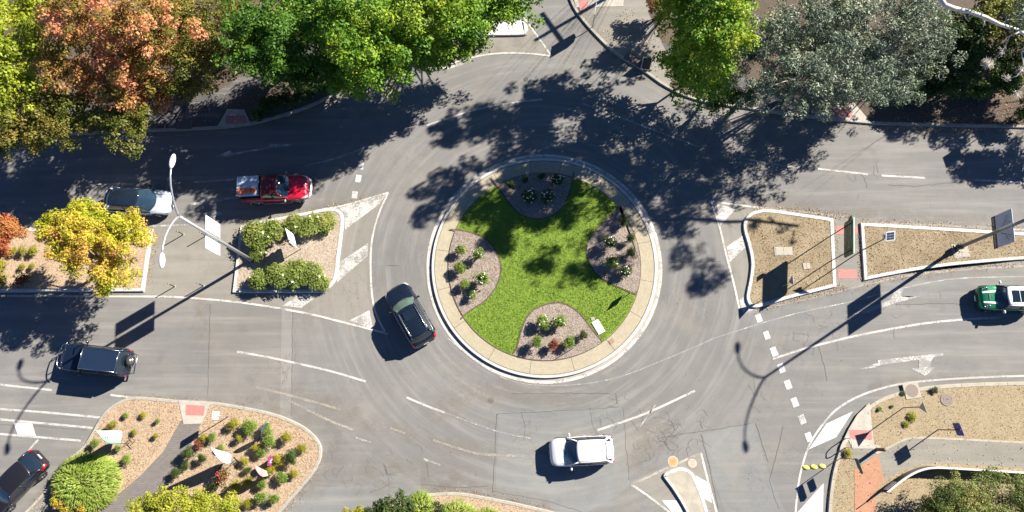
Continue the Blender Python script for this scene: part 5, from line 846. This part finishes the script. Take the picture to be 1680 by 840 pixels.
# big green direction sign
A, B = G(1385, 366, 2.5), G(1385, 424, 2.5); t, o = post_sign("direction_sign", "big green direction sign on two dark posts between the two dry islands", "road sign", [(1358, 390), (1358, 431)], A, B, 2.5, 3.9, SIGNG, POST, RND, z0=.01, ptop=3.7)
glyphs(t, A, B, 2.5, 3.9, [(.04, .12, .16), (.22, .64, .10), (.2, .55, .27), (.04, .78, .47), (.08, .6, .63), (.88, .95, .58), (.12, .97, .84)], MARKW, o, -.022, 3, hgt=.11); plate("border", A, B, 3.86, 3.905, simple("pale_green_edge", (.35, .55, .45), .5), t, .06, None, o)
q = plate("upper_panel", G(1390, 358, 3.4), G(1390, 366, 3.4), 3.4, 4.1, simple("sign_olive", (.05, .07, .03), .5), t, .03, [(0, .5), (1, 0), (1, 1), (0, 1)], o)
# solar panel post
o = G(1414, 411); o.z = .125; t = empty("solar_light", o); tag(t, "small solar panel on a dark post in the eastern dry island", "solar panel"); MB().tube([(0, 0, -.1), (0, 0, 3.5)], .035, 9).build("post", POST, t, True); tl = Matrix.Rotation(.5, 3, 'X')
MB().box((.05, 0, 3.62), (.62, .62, .03), .12, 0, tl).build("panel_frame", SIGNW, t); mb = MB()
for i in range(2):
    for j in range(3): mb.box(Vector((.05, 0, 3.62)) + Matrix.Rotation(.12, 3, 'Z') @ (tl @ Vector((-.125 + .25 * i, -.17 + .17 * j, .018))), (.225, .145, .008), .12, 0, tl)
mb.build("solar_cell", simple("solar_cell", (.05, .07, .10), .15, coat=.5), t); MB().box((-.25, .0, 3.45), (.16, .24, .22)).build("battery_box", GALV, t, bevel=.02)
# lamp banners: each hangs off its lamp pole in two leaves with the pole between
def banner(label, pole, A, B, z1, z2, base, picture):
    o = Vector((pole.x, pole.y, z1)); t = empty("lamp_banner", o); tag(t, label, "banner", "banners on the lamp poles"); a, b = Vector(A), Vector(B); d = b - a; d.z = 0; L = d.length
    for u0, u1 in ((0, .44), (.56, 1)):
        pa, pb = a + d * u0, a + d * u1; le = plate("banner_leaf", pa, pb, z1, z2, SIGNW, t, .025, None, o)
    nrm = Vector((-d.y, d.x, 0)).normalized()
    for sgn in (1, -1):
        for u0, u1 in ((0, .44), (.56, 1)): plate("strip", a + d * u0 + nrm * .016 * sgn, a + d * u1 + nrm * .016 * sgn, z1 + .02, lerp(z1, z2, .20), base, t, .004, None, o)
        glyphs(t, a + nrm * .02 * sgn, b + nrm * .02 * sgn, z1, z2, [(.03, .42, .06), (.58, .95, .06)], MARKG if picture < .6 else MARKW, o, 0, 5, hgt=.13)
        mb = MB(); rnd = random.Random(9)      # branch and bird motif
        def stroke(u, v, du, dv, w):
            p = [(u, v), (u + du, v + dv)]; nn = Vector((-dv, du)).normalized() * w; mb.add([a + d * (q[0]) + Vector((0, 0, lerp(z1, z2, q[1]) - a.z)) + nrm * .017 * sgn - o for q in ((u - nn.x, v - nn.y), (u + du - nn.x * .5, v + dv - nn.y * .5), (u + du + nn.x * .5, v + dv + nn.y * .5), (u + nn.x, v + nn.y))], [(0, 1, 2, 3)])
        stroke(.42, .45, -.22, .42, .012); stroke(.34, .62, -.22, .10, .008); stroke(.40, .55, -.05, .38, .008); stroke(.60, .42, .10, .26, .016); stroke(.68, .62, .26, .14, .010); stroke(.72, .72, .05, .24, .009)
        for k in range(70): u, v = rnd.choice(((rnd.gauss(.25, .09), rnd.gauss(.72, .14)), (rnd.gauss(.80, .09), rnd.gauss(.74, .13)))); (0.03 < u < .40 or .6 < u < .95) and .25 < v < .93 and stroke(u, v, rnd.uniform(-.03, .03), rnd.uniform(.02, .05), rnd.uniform(.004, .011))
        mb.build("picture", picmat[picture > .6], t)
    mb = MB()
    for z_ in (z1 + .04, z2 - .04): mb.tube([Vector((a.x, a.y, z_)) - o, Vector((b.x, b.y, z_)) - o], .02, 6)
    mb.build("bracket", GALV if picture < .6 else DGALV, t); return t
picmat = {False: simple("glare_print", (.52, .54, .55), .5), True: simple("banner_print", (.07, .13, .10), .5, var=.5, scale=2)}  # glare on the western banner is put into its pale print colour
banner("white banner washed out by glare on the western lamp pole", oL, G(361, 368, 5.0), G(361, 420, 5.0), 5.0, 7.0, simple("grey_strip", (.45, .45, .46), .5), .3)
SW2 = SIGNW; SIGNW = simple("banner_blue_grey", (.42, .47, .55), .5, var=.06, scale=2)
banner("pale blue banner with a tree picture and a black strip on the eastern lamp pole", oR, G(1626, 357, 4.2), G(1631, 409, 4.2), 4.2, 6.1, SIGNK, .9); SIGNW = SW2
# give-way signs, seen from behind
TRI = [(0, 1), (.5, 0), (1, 1)]
post_sign("give_way_sign", "small triangular sign beside the big sign's shadow on the dry island", "road sign", [(1281.5, 471)], G(1300, 450, 2.3), G(1302, 468, 2.3), 1.6, 2.35, SIGNBACK, GALV, TRI, .025, .125, "triangular signs seen from behind")
post_sign("give_way_sign", "triangular sign on a brown post above the dry grass verge", "road sign", [(1480.5, 669)], G(1513, 659, 2.6), G(1520, 678, 2.6), 2.0, 2.7, SIGNBACK, BROWNP, TRI, .03, VZ, "triangular signs seen from behind")
# blue sign
A, B = G(1564, 694, 1.9), G(1572.5, 714.6, 1.9); t, o = post_sign("blue_sign", "blue rectangular sign on a brown post above the dry verge", "sign", [(1537, 705)], A, B, 1.8, 2.5, SIGNB, BROWNP, RND, .035); glyphs(t, A, B, 1.8, 2.5, [(.12, .2, .6), (.3, .5, .45), (.62, .68, .75), (.7, .86, .4)], simple("faint_blue_mark", (.25, .32, .60), .5), o, -.02, 11, hgt=.07)
A, B = G(1558, 694, 1.9), G(1566, 714.6, 1.9)
# keep-left and low roundabout plates
def edge_plate(label, base, ang, w, z1, z2, mat, shape=None, z0=LZ, pr=.025, name="low_sign"):
    c = G(*base); c.z = z0; d = Vector((math.cos(ang), math.sin(ang), 0)) * w / 2; t = empty(name, c); tag(t, label, "sign"); MB().tube([(0, 0, -.1), (0, 0, z2 * .98)], pr, 8).build("post", POST, t, True); o = Vector((c.x, c.y, 0)); plate("panel", c - d, c + d, z0 + z1, z0 + z2, mat, t, .025, shape, Vector((c.x, c.y, z0))); return t
edge_plate("low sign seen edge-on at the south-east rim of the roundabout lawn", (1033, 482), 1.0, .75, .55, 1.15, SIGNBACK); edge_plate("low sign seen edge-on at the southern rim of the south bed", (936, 574), .52, .8, .15, .7, SIGNBACK)
edge_plate("keep-left sign seen edge-on at the mouth of the north road", (972, 46), 1.40, 1.0, .9, 2.4, SIGNW, [(0, 1), (0, .3), (.2, .05), (.6, 0), (1, .1), (1, 1)], .12, .03, "keep_left_sign")
# white board in the planted median
A, B = G(487, 407, 1.0), G(481, 384, 1.0); post_sign("white_board", "white board with a ragged edge among the median rose bushes", "sign", [(495, 409)], A, B, 1.0, 2.6, SIGNW, GALV, [(0, 0), (.9, 0), (1, .12), (.9, .2), (1, .32), (.9, .42), (1, .55), (.88, .66), (1, .8), (.9, .9), (.96, 1), (0, .92)], .03)
# white notice
A, B = G(357.5, 688, 1.65), G(359, 675, 1.65); post_sign("notice_sign", "small white notice sign on a pale post beside the pink ramp", "sign", [(377, 683)], A, B, 1.6, 2.5, SIGNW, GALV, RND, .03)
# purple sign
A, B = G(448.5, 763, .25), G(451.5, 747.5, .25); t, o = post_sign("purple_sign", "purple sign with a white emblem among the bushes", "sign", [(451, 757), (452, 750)], A, B, .25, 1.35, PURPLE, POST, None, .025)
mb = MB(); a, b = Vector(A), Vector(B); d = b - a; d.z = 0; nn = Vector((-d.y, d.x, 0)).normalized()
for pts in ([(.28, .35), (.36, .35), (.36, .75), (.28, .75)], [(.36, .60), (.44, .78), (.52, .60), (.47, .55), (.44, .62), (.40, .55)], [(.50, .35), (.58, .35), (.58, .75), (.50, .75)], [(.64, .35), (.69, .35), (.69, .68), (.64, .68)]):
    for s in (1, -1): mb.add([Vector((a.x, a.y, 0)) + d * u + Vector((0, 0, lerp(.25, 1.35, v))) + nn * .02 * s - o for u, v in pts], [tuple(range(len(pts)))])
mb.build("emblem", MARKW, t)
# feather flags: bowed pole, sail to one side
def cloth(name, stops):
    m, nt, b = new_mat(name); g = N(nt, "ShaderNodeAttribute", attribute_name="tint"); c = ramp(nt, g.outputs["Fac"], stops); nt.links.new(mix(nt, mth(nt, 'MULTIPLY', noise(nt, pos(nt), 5, 4), .25), c, (.5, .5, .5)), b.inputs["Base Color"]); b.inputs["Roughness"].default_value = .8; return m
def flag(label, base, dirpx, ht, width, mat, lean=(0, 0), z1=.9, tipw=.05, marks=None, w0=1.0, bowat=.55):
    o = G(*base); o.z = VZ; e = G(*dirpx) - G(*base); e.z = 0; e.normalize(); t = empty("feather_flag", o); tag(t, label, "flag", "feather flags in the bark beds"); ln = Vector((lean[0], lean[1], 0))
    def pole(u): return Vector((0, 0, ht * u)) + ln * u * u + e * width * (max(0, u - bowat) / (1 - bowat)) ** 2.0
    mb = MB(); mb.tube([(0, 0, -.2)] + [pole(i / 16) for i in range(17)], [.025] + [.022 - .001 * i for i in range(17)], 7); mb.build("flag_pole", POST, t, True)
    u0 = z1 / ht; nu, nv = 22, 8; V = []; T = []; F = []; nn = Vector((-e.y, e.x, 0))
    for i in range(nu + 1):
        u = lerp(u0, 1, i / nu); p = pole(u); off = p.dot(e) - ln.dot(e) * u * u; w = max(.03, (width * lerp(w0, 1.0, (i / nu) ** 1.1) - off) * (1 if i > 2 else .80 + .07 * i))
        for j in range(nv + 1): q = j / nv; V.append(p + e * w * q + nn * (.05 * math.sin(6 * u + 3 * q) * q) + Vector((0, 0, -.10 * q * (1 - i / nu))))
    for i in range(nu):
        for j in range(nv): k = i * (nv + 1) + j; F.append((k, k + 1, k + nv + 2, k + nv + 1)); T.append((i / nu) if mat in LONGC else j / nv)
    me = bpy.data.meshes.new("sail"); me.from_pydata(V, [], F); me.update(); me.attributes.new("tint", 'FLOAT', 'FACE').data.foreach_set("value", T); so_ = link("sail", me, mat, t, True); s_2 = so_.modifiers.new("th", 'SOLIDIFY'); s_2.thickness = .008
    mb = MB()
    for s in (1, -1): mb.box((s * .22, 0, .01), (.44, .05, .03), .8); mb.box((0, s * .22, .01), (.05, .44, .03), .8)
    mb.build("foot", POST, t); return t
C_GREEN = cloth("green_white_sail", [(0, (.16, .40, .22)), (.30, (.22, .46, .28)), (.42, (.56, .62, .57)), (.80, (.60, .62, .60)), (1, (.30, .48, .34))]); C_WHITE = cloth("white_sail", [(0, (.66, .67, .70)), (1, (.72, .72, .74))]); C_PINK = cloth("pink_sail", [(0, (.45, .52, .30)), (.28, (.55, .46, .30)), (.42, (.50, .14, .13)), (.62, (.62, .36, .34)), (.8, (.50, .16, .15)), (1, (.40, .10, .10))])
LONGC = (C_PINK,)
ft = flag("white and pale green feather flag in the wedge bed", (214, 727), (213, 709), 3.55, .85, C_GREEN)
mb = MB(); fe = (G(213, 709) - G(214, 727)); fe.z = 0; fe.normalize(); fn = Vector((-fe.y, fe.x, 0))
for k in range(9):
    for sg in (1, -1): mb.box(fe * (.42 + .02 * (k % 3)) + fn * (.085 * sg) + Vector((0, 0, 1.15 + k * .19)), (.11 + .05 * (k % 2), .006, .05 + .04 * ((k * 7) % 3)), math.atan2(fe.y, fe.x))
mb.build("lettering", simple("pale_grey_ink", (.34, .40, .38), .7), ft)
flag("big plain white feather flag in the fork bed", (388, 759), (386, 737), 3.5, 1.15, C_WHITE, z1=.7, w0=.5, bowat=.35); flag("pink and cream feather flag in the fork bed", (445, 780), (444, 764), 2.9, 1.0, C_PINK, z1=.4, w0=.2, bowat=.4)
flag("thin white feather flag seen edge-on in the fork bed", (433, 719), (431, 702), 2.4, .9, C_WHITE, lean=(1.35, .15), z1=.45, w0=.25, bowat=.2)
# finger sign, hoop, bollards, humps
A, B = G(1404, 753, 2.1), G(1413, 778, 2.1); t, o = post_sign("finger_sign", "dark green finger boards on a thin black post at the brick path", "road sign", [(1378, 751)], A, B, 2.05, 2.4, simple("finger_green", (.012, .045, .03), .5), POST, [(0, 0), (.9, 0), (1, .5), (.9, 1), (0, 1)], .025); plate("panel", G(1403, 752, 1.7), G(1410, 771, 1.7), 1.6, 1.95, MATS["finger_green"], t, .03, [(0, 0), (.9, 0), (1, .5), (.9, 1), (0, 1)], o)
o = G(1386, 719); o.z = VZ; b = G(1386, 734) - Vector((o.x, o.y, 0)); t = empty("hoop_rail", o); tag(t, "white tubular hoop rail at the corner of the concrete ramp", "hoop rail"); mb = MB(); b.z = 0; mb.tube([(0, 0, -.1), (0, 0, .62), b * .12 + Vector((0, 0, .82)), b * .3 + Vector((0, 0, .9)), b * .7 + Vector((0, 0, .9)), b * .88 + Vector((0, 0, .82)), b + Vector((0, 0, .62)), b + Vector((0, 0, -.1))], .032, 9); mb.build("hoop", LAMPH, t, True); mb = MB(); mb.tube([(0, 0, 0), (0, 0, .03)], .07, 10); mb.tube([b, b + Vector((0, 0, .03))], .07, 10); mb.build("flange", GALV, t)
def bollard(px, py, label, r, h, mat, cap, z0, group=None, name="bollard"):
    o = G(px, py); o.z = z0; t = empty(name, o); tag(t, label, "bollard", group); MB().tube([(0, 0, -.1), (0, 0, h - .05), (0, 0, h)], [r, r, r * .8], 10).build("post", mat, t, True); MB().tube([(0, 0, h - .14), (0, 0, h - .08)], r * 1.08, 10).build("band", cap, t); MB().tube([(0, 0, -.02), (0, 0, .02)], r * 2.6, 12).build("foot", CONC, t); return t
GB = "thin posts on the concrete gap"
for a in [(301, 385, "thin dark post at the north-west corner of the concrete gap"), (338, 387, "thin dark post beneath the glare-washed banner in the concrete gap"), (287, 470, "thin dark post at the south-west corner of the concrete gap"), (334, 469, "thin dark post crossed by the lamp shadow in the concrete gap")]: bollard(a[0], a[1], a[2], .035, 1.0, POST, MARKW, .006, GB)
bollard(1437, 737, "stout brown timber bollard where the brick path meets the asphalt path", .11, 1.05, BROWNP, POST, VZ)
YEL = simple("yellow_rubber", (.62, .56, .10), .6, var=.15, scale=9)
for i, (x, y, lab) in enumerate([(1322, 767, "yellow lane hump nearest the white edge line"), (1335, 766, "middle one of three yellow lane humps"), (1349, 765, "yellow lane hump nearest the kerb")]):
    o = G(x, y); o.z = .006; t = empty("lane_hump", o, -.2); tag(t, lab, "lane hump", "yellow lane humps"); MB().ell((0, 0, 0), (.24, .15, .085), 16, 8).build("hump", YEL, t, True); MB().tube([(0, 0, .0), (0, 0, .091)], .022, 8).build("bolt", IRON, t)
# covers in road and verge
def cover(name, label, px, py, r, mat, z, ring=None, square=None, group=None):
    o = G(px, py); o.z = z; t = empty(name, o); tag(t, label, "cover", group); MB().tube([(0, 0, -.03), (0, 0, .012)], r, 28).build("lid", mat, t); mb = MB(); n = 28
    for k in range(5): mb.box((0, -r * .6 + r * .3 * k, .014), (r * 1.2, .018, .006))
    mb.build("tread", IRON, t)
    if square: MB().box((0, 0, -.02), (square, square, .05), .15).build("surround", ring or CONCLID, t, bevel=.01)
    elif ring: MB().tube([(0, 0, -.03), (0, 0, .006)], r * 1.3, 28).build("surround", ring, t)
    return t
cover("manhole_cover", "round manhole cover in the sunlit lane north-west of the roundabout", 753, 215, .30, simple("grey_iron", (.17, .17, .165), .7, .2), .006, A_PATCH); cover("manhole_cover", "rusty yellow manhole cover touching the south splitter's line", 1104, 757, .27, simple("rusty_lid", (.45, .30, .12), .8, var=.3, scale=6), .006, simple("pale_ring", (.40, .36, .28), .8)); cover("manhole_cover", "pale cream manhole cover inside the south splitter", 1136, 760, .28, simple("cream_lid", (.46, .40, .31), .8, var=.2, scale=6), .012, A_TAN)
cover("manhole_cover", "round brown cover in a square concrete surround on the verge kerb", 1494, 641, .42, IRON, VZ + .03, CONCLID, 1.02); cover("manhole_cover", "round brown cover set bare in the dry verge", 1551, 656, .40, IRON, VZ + .02); cover("manhole_cover", "small round cover on the road at the north mouth", 863, 130, .16, simple("dark_iron", (.07, .07, .075), .7), .006)
cover("manhole_cover", "round brown patch cover in the road south-west of the roundabout", 806, 656, .20, A_DARK, .006, A_TAN)
def pit(name, label, c, w, h, ang, mat, z, lidmat=None):
    o = G(*c); o.z = z; t = empty(name, o, ang); tag(t, label, "pit lid"); MB().box((0, 0, -.02), (w, h, .07)).build("frame", mat, t, bevel=.012); mb = MB(); mb.box((-w * .22, 0, .0), (w * .42, h * .84, .05)); mb.box((w * .22, 0, .0), (w * .42, h * .84, .05)); mb.build("lid", lidmat or mat, t, bevel=.008); return t
pit("service_pit", "concrete pit lid in the western part of the dry island", (1284, 413), 1.25, .62, 0, CONCLID, .14); pit("service_pit", "half-buried concrete pit lid south-east in the dry island", (1322, 437), .55, .5, .1, DRY, .135, CONCLID); pit("service_pit", "concrete pit lid at the foot of the eastern lamp", (1574, 412), 1.1, 1.0, .1, CONCLID, .135); pit("service_pit", "white box lid on the roundabout lawn", (981, 537), .95, .50, -1.05, SIGNW, LZ + .04); pit("service_pit", "small pale lid stub on the lawn by the white box lid", (972, 524), .26, .24, .2, CONCLID, LZ + .02); pit("service_pit", "small brown cover in the apron paving", (1003, 560), .42, .30, .65, simple("brown_lid", (.30, .20, .13), .8), .152)
def grate(label, c, w, h, ang, z):
    o = G(*c); o.z = z; t = empty("drain_grate", o, ang); tag(t, label, "drain grate"); MB().box((0, 0, -.03), (w, h, .05)).build("frame", simple("grate_frame", (.11, .12, .13), .7), t); mb = MB()
    for i in range(9): mb.box((0, -h * .4 + h * .1 * i, .0), (w * .9, h * .05, .03))
    mb.build("grating", IRON, t); return t
grate("kerb drain grate in the shade beside the north-west signpost", (304, 206), 1.15, .72, 0, KH + .01); grate("kerb inlet grate on the shaded north-east corner", (1040, 99), 1.5, .8, -.62, KH + .01)
# curved low wall in the south-east
wp = smooth_pts(gp([(1444, 806), (1462, 791), (1481, 778), (1500, 769.5), (1520, 766), (1550, 767), (1600, 770), (1680, 775), (1800, 783)]), n=5); o = Vector((wp[0][0], wp[0][1], VZ)); t = empty("curved_wall", o); tag(t, "low curved grey wall with a pale coping in front of the scruffy bush", "wall"); lw = [(x - o.x, y - o.y) for x, y in wp]; WZ = .80
def wall_strip(name, a0, a1, z0, z1, mat, i0=0, i1=None):
    p = lw[i0:i1]; A_ = offs(p, a0); B_ = offs(p, a1); n = len(p); vs = [(x, y, z) for q, z in ((A_, z0), (A_, z1), (B_, z1), (B_, z0)) for x, y in q]; fs = []
    for j in range(4):
        for i in range(n - 1): fs.append((j * n + i, j * n + i + 1, ((j + 1) % 4) * n + i + 1, ((j + 1) % 4) * n + i))
    fs += [(0, n, 2 * n, 3 * n), (n - 1, 4 * n - 1, 3 * n - 1, 2 * n - 1)]; return MB().add(vs, fs).build(name, mat, t)
wall_strip("wall_panel", .04, -.04, 0, WZ - .06, simple("wall_grey", (.17, .165, .155), .7, var=.3, scale=1.2)); wall_strip("coping", .06, -.06, WZ - .06, WZ, simple("coping_pale", (.55, .53, .49), .6))
for z_ in (.18, .40, .58): wall_strip("rail", .075, .04, z_, z_ + .05, POST, 0, 22)
wall_strip("plaque", .09, .078, .22, .66, simple("plaque_grey", (.42, .42, .44), .4), 1, 6); MB().tube([(0, 0, -.1), (0, 0, 1.35)], .03, 8).build("end_post", BROWNP, t)
# folding board in the north-east shade
o = G(1059, 108); o.z = VZ + .01; t = empty("folding_board", o, -.2); tag(t, "white-edged folding board on the shaded footpath under the round green tree", "sign board")
for s in (1, -1):
    mb = MB(); mb.box((0, s * .20, .52), (.62, .02, 1.0), 0, 0, Matrix.Rotation(s * .38, 3, 'X')); le = mb.build("board_leaf", SIGNK, t); mb = MB()
    for x in (-.32, .32): mb.box((x, s * .20, .52), (.035, .035, 1.08), 0, 0, Matrix.Rotation(s * .38, 3, 'X'))
    mb.build("leg", LAMPH, t)
# north-west signpost under the maple
A, B = G(248, 177, 2.2), G(264, 190, 2.2); t, o = post_sign("signpost", "signpost with a yellow-green plate half hidden under the red maple", "signpost", [(287, 204)], A, A.lerp(B, .55), 1.9, 2.4, simple("hi_vis_yellow", (.40, .44, .03), .5), GALV, None, .03); plate("panel", A.lerp(B, .56), B, 1.9, 2.4, SIGNW, t, .03, [(0, 0), (1, 0), (.8, 1), (0, 1)], o)
MB().tube([W2(265, 170, 2.75, o) + Vector((.0, .0, 0)), W2(265, 170, 2.75, o) + Vector((.03, -.03, .01))], .24, 18).build("round_plate", SIGNB, t); MB().tube([W2(265, 170, 2.75, o) + Vector((0, 0, -.03)), (0, 0, 1.9)], .02, 6).build("bracket", GALV, t)
# beyond the frame: pole with crossarm and a sign, whose shadows reach the road
def under(px, py, z):   # the point at height z that throws its shadow on this spot
    g = G(px, py); return Vector((g.x, g.y, 0)) + Vector((SUNV.x, SUNV.y, 0)) / SUNV.z * z + Vector((0, 0, z))
tip = under(878, 66, 9.0); o = Vector((tip.x, tip.y, VZ)); t = empty("utility_pole", o); tag(t, "timber pole with a crossarm beyond the top edge", "utility pole"); MB().tube([(0, 0, -.2), (0, 0, 9.0 - VZ)], [.17, .13], 12).build("pole", BARKC, t, True); p0, p1 = under(893, 16, 7.9) - o, under(933, 71, 7.9) - o; m_ = (p0 + p1) / 2; MB().tube([p0 - Vector((m_.x, m_.y, 0)), p1 - Vector((m_.x, m_.y, 0))], .13, 8).build("crossarm", BARKC, t)
A, B = under(1573, 241, 3.0), under(1577, 252, 3.0); o = Vector((((A + B) / 2).x, ((A + B) / 2).y, VZ)); t = empty("roadside_sign", o); tag(t, "sign beyond the right edge that shades the eastern road", "road sign"); MB().tube([(0, 0, -.1), (0, 0, 3.7)], .03, 8).build("post", POST, t); plate("panel", A, B + (B - A) * .6, 3.0, 4.0, SIGNBACK, t, .03, None, o)
# ------------------------------------------------------------------ ground cover too fine to count
def inside(P, poly):
    x, y = P[:, 0], P[:, 1]; r = np.zeros(len(P), bool); n = len(poly)
    for i in range(n):
        (x0, y0), (x1, y1) = poly[i], poly[(i + 1) % n]; c = ((y0 > y) != (y1 > y)); 
        with np.errstate(divide='ignore', invalid='ignore'): r ^= c & (x < (x1 - x0) * (y - y0) / (y1 - y0) + x0)
    return r
def scatter(poly, n):
    P = np.array(poly); lo, hi = P.min(0), P.max(0); q = lo + RNG.random((n * 3, 2)) * (hi - lo); q = q[inside(q, poly)][:n]; return q
def carpet(name, label, cat, items, mat, up=1.0, jit=.5, aspect=.6):
    """items: (points, z, size)"""
    P = np.concatenate([np.column_stack([p, np.full(len(p), z) + RNG.random(len(p)) * s * .5]) for p, z, s in items]); S = np.concatenate([np.full(len(p), s) * (.6 + .8 * RNG.random(len(p))) for p, z, s in items])
    Nr = unit(np.array([0, 0, up]) + RNG.normal(size=P.shape) * jit); o = link(name, leaf_mesh(name, P, Nr, S, RNG.random(len(P)), aspect), mat); tag(o, label, cat, None, "stuff"); return o
LITTER = leaf_mat("fallen_leaf", [(0, (.16, .08, .04)), (.45, (.34, .17, .07)), (.8, (.48, .33, .15)), (1, (.55, .46, .28))], .6, .1)
def along(pxs, n, w, side=0):
    p = np.array(gp(smooth_pts(pxs, n=6))); s = np.r_[0, np.cumsum(np.linalg.norm(np.diff(p, axis=0), axis=1))]; u = RNG.random(n) * s[-1]; x = np.interp(u, s, p[:, 0]); y = np.interp(u, s, p[:, 1]); d = np.abs(RNG.normal(size=n)) * w * (1 if side >= 0 else -1) if side else RNG.normal(size=n) * w; k = np.clip(np.searchsorted(s, u), 1, len(p) - 1); t_ = p[k] - p[k - 1]; t_ /= np.linalg.norm(t_, axis=1)[:, None] + 1e-9; return np.column_stack([x - t_[:, 1] * d, y + t_[:, 0] * d])
L_ = []
for q, n, w in [([(1235, 344), (1310, 347), (1400, 357)], 420, .18), ([(1410, 363), (1500, 368), (1680, 378)], 420, .16), ([(1410, 370), (1412, 460)], 150, .08), ([(1372, 362), (1376, 470)], 80, .1), ([(1416, 466), (1500, 450), (1600, 438), (1690, 432)], 380, .14), ([(1236, 510), (1304, 492), (1390, 470)], 260, .14), ([(390, 375), (384, 470)], 130, .14), ([(257, 380), (243, 470)], 120, .16),
                ([(200, 652), (300, 654), (416, 667)], 200, .12), ([(531, 740), (508, 792), (466, 840)], 160, .12), ([(705, 805), (797, 811), (911, 836)], 160, .1), ([(1420, 677), (1383, 732), (1367, 790), (1362, 842)], 300, .13), ([(420, 208), (470, 194), (550, 160)], 260, .12), ([(1228, 186), (1345, 200), (1428, 208), (1680, 215)], 420, .2), ([(430, 362), (545, 338), (600, 325)], 160, .12), ([(130, 740), (80, 800), (45, 840)], 180, .16)]: L_.append((along(q, n, w), .012, .075))
for poly, n, z in [(BED_L, 900, .135), (BED_R1, 500, .135), (BED_R2, 700, .135), (SEV, 2600, VZ + .01), (RBEDS[1], 200, ZB + .01)]: L_.append((scatter([(max(-45, min(45, x)), max(-12, min(45, y))) for x, y in poly], n), z, .08))
L_.append((scatter(gp([(1440, 215), (1680, 218), (1680, 110), (1480, 150)]), 900), VZ + .01, .10)); L_.append((scatter(gp([(0, 210), (420, 200), (560, 120), (400, 100), (0, 150)]), 900), VZ + .02, .09)); L_.append((scatter(gp([(300, 400), (1600, 300), (1600, 600), (1200, 840), (100, 760), (20, 500)]), 260), .013, .07)); L_.append((scatter(gp([(980, 60), (1080, 130), (1090, 60), (1030, 10)]), 260), VZ + .02, .09))
carpet("leaf_litter", "fallen brown leaves along kerbs and on the dry ground", "leaf litter", L_, LITTER)
CHIP = leaf_mat("bark_chip", [(0, (.25, .17, .10)), (.4, (.39, .285, .185)), (.75, (.47, .36, .24)), (1, (.54, .44, .32))], 1.0, 0)
bs = [(x, max(y, -9)) for x, y in BED_SW]; pth = gp([(298, 690), (232, 780), (140, 870), (60, 960), (190, 960), (282, 787), (334, 690), (348, 657), (292, 655)]); q = scatter(bs, 26000); q = q[~inside(q, pth)]
carpet("bark_chips", "coarse bark chips over the south-west beds", "bark mulch", [(q, VZ + .004, .075), (scatter([(x, max(y, -9)) for x, y in offs(sck, -.18) + [(sck[-1][0], -9), (sck[0][0], -9)]], 4000), VZ + .004, .075)], CHIP, .8, .6, .4)
GCHIP = leaf_mat("grey_chip", [(0, (.12, .08, .06)), (.4, (.27, .22, .18)), (.75, (.40, .34, .29)), (1, (.52, .46, .40))], 1.0, 0); carpet("mulch_chips", "grey-brown mulch chips over the roundabout beds", "mulch", [(scatter(p, 2600), ZB + .003, .06) for p in RBEDS] + [(scatter(BED_M, 2500), .13, .06)], GCHIP, .8, .6, .4)
BLADE = leaf_mat("grass_blade", [(0, (.06, .165, .014)), (.5, (.13, .275, .022)), (.82, (.25, .37, .04)), (1, (.42, .44, .12))], .7, .25); q = scatter(circ(RI - .05, 64), 70000)
for p in RBEDS: q = q[~inside(q, p)]
carpet("lawn_grass", "short mown grass of the roundabout lawn", "grass", [(q, LZ + .005, .075)], BLADE, .55, .8, .3)
STRAW = leaf_mat("straw_blade", [(0, (.17, .12, .065)), (.4, (.27, .215, .13)), (.8, (.35, .295, .19)), (1, (.29, .265, .13))], .8, .2)
its = [(scatter(BED_R1, 3500), .128, .07), (scatter([(min(x, 45), y) for x, y in BED_R2], 4500), .128, .07), (scatter([(min(x, 38), max(-9, y)) for x, y in SEV], 8000), VZ + .003, .07)]
pa = gp([(1396, 735), (1434, 735), (1455, 736), (1500, 719), (1680, 727), (1900, 737), (1900, 778), (1680, 768), (1510, 760), (1448, 788), (1438, 930), (1400, 930), (1400, 771)]); pb = gp([(1425, 658), (1434, 740), (1397, 740), (1372, 740), (1400, 680)]); its = [(p[~inside(p, pa) & ~inside(p, pb)], z, s) for p, z, s in its]; carpet("dry_grass", "straw-coloured dry grass on the islands and verge", "grass", its, STRAW, .6, .8, .3)
# weeds and tufts on the verge
for i, (x, y, r, k, lab) in enumerate([(1441, 671, 5, "green", "tiny green weed by the concrete ramp"), (1494, 684, 8, "gold", "yellow-green weed tuft in the dry verge below the small triangular sign"), (1461, 667, 4, "dark", "tiny dark weed left of the triangular sign post"), (1530, 640, 7, "dark", "dark weed tuft between the two verge covers"), (1484, 696, 6, "gold", "small weed tuft below the yellow-green one"), (1479, 645, 5, "dark", "dark weed at the square-framed cover"), (1388, 742, 9, "gold", "straggly tuft on the narrow kerb verge")]): place_shrub(k, x, y, r, lab, "weeds on the dry verge", VZ, .5, "weed")
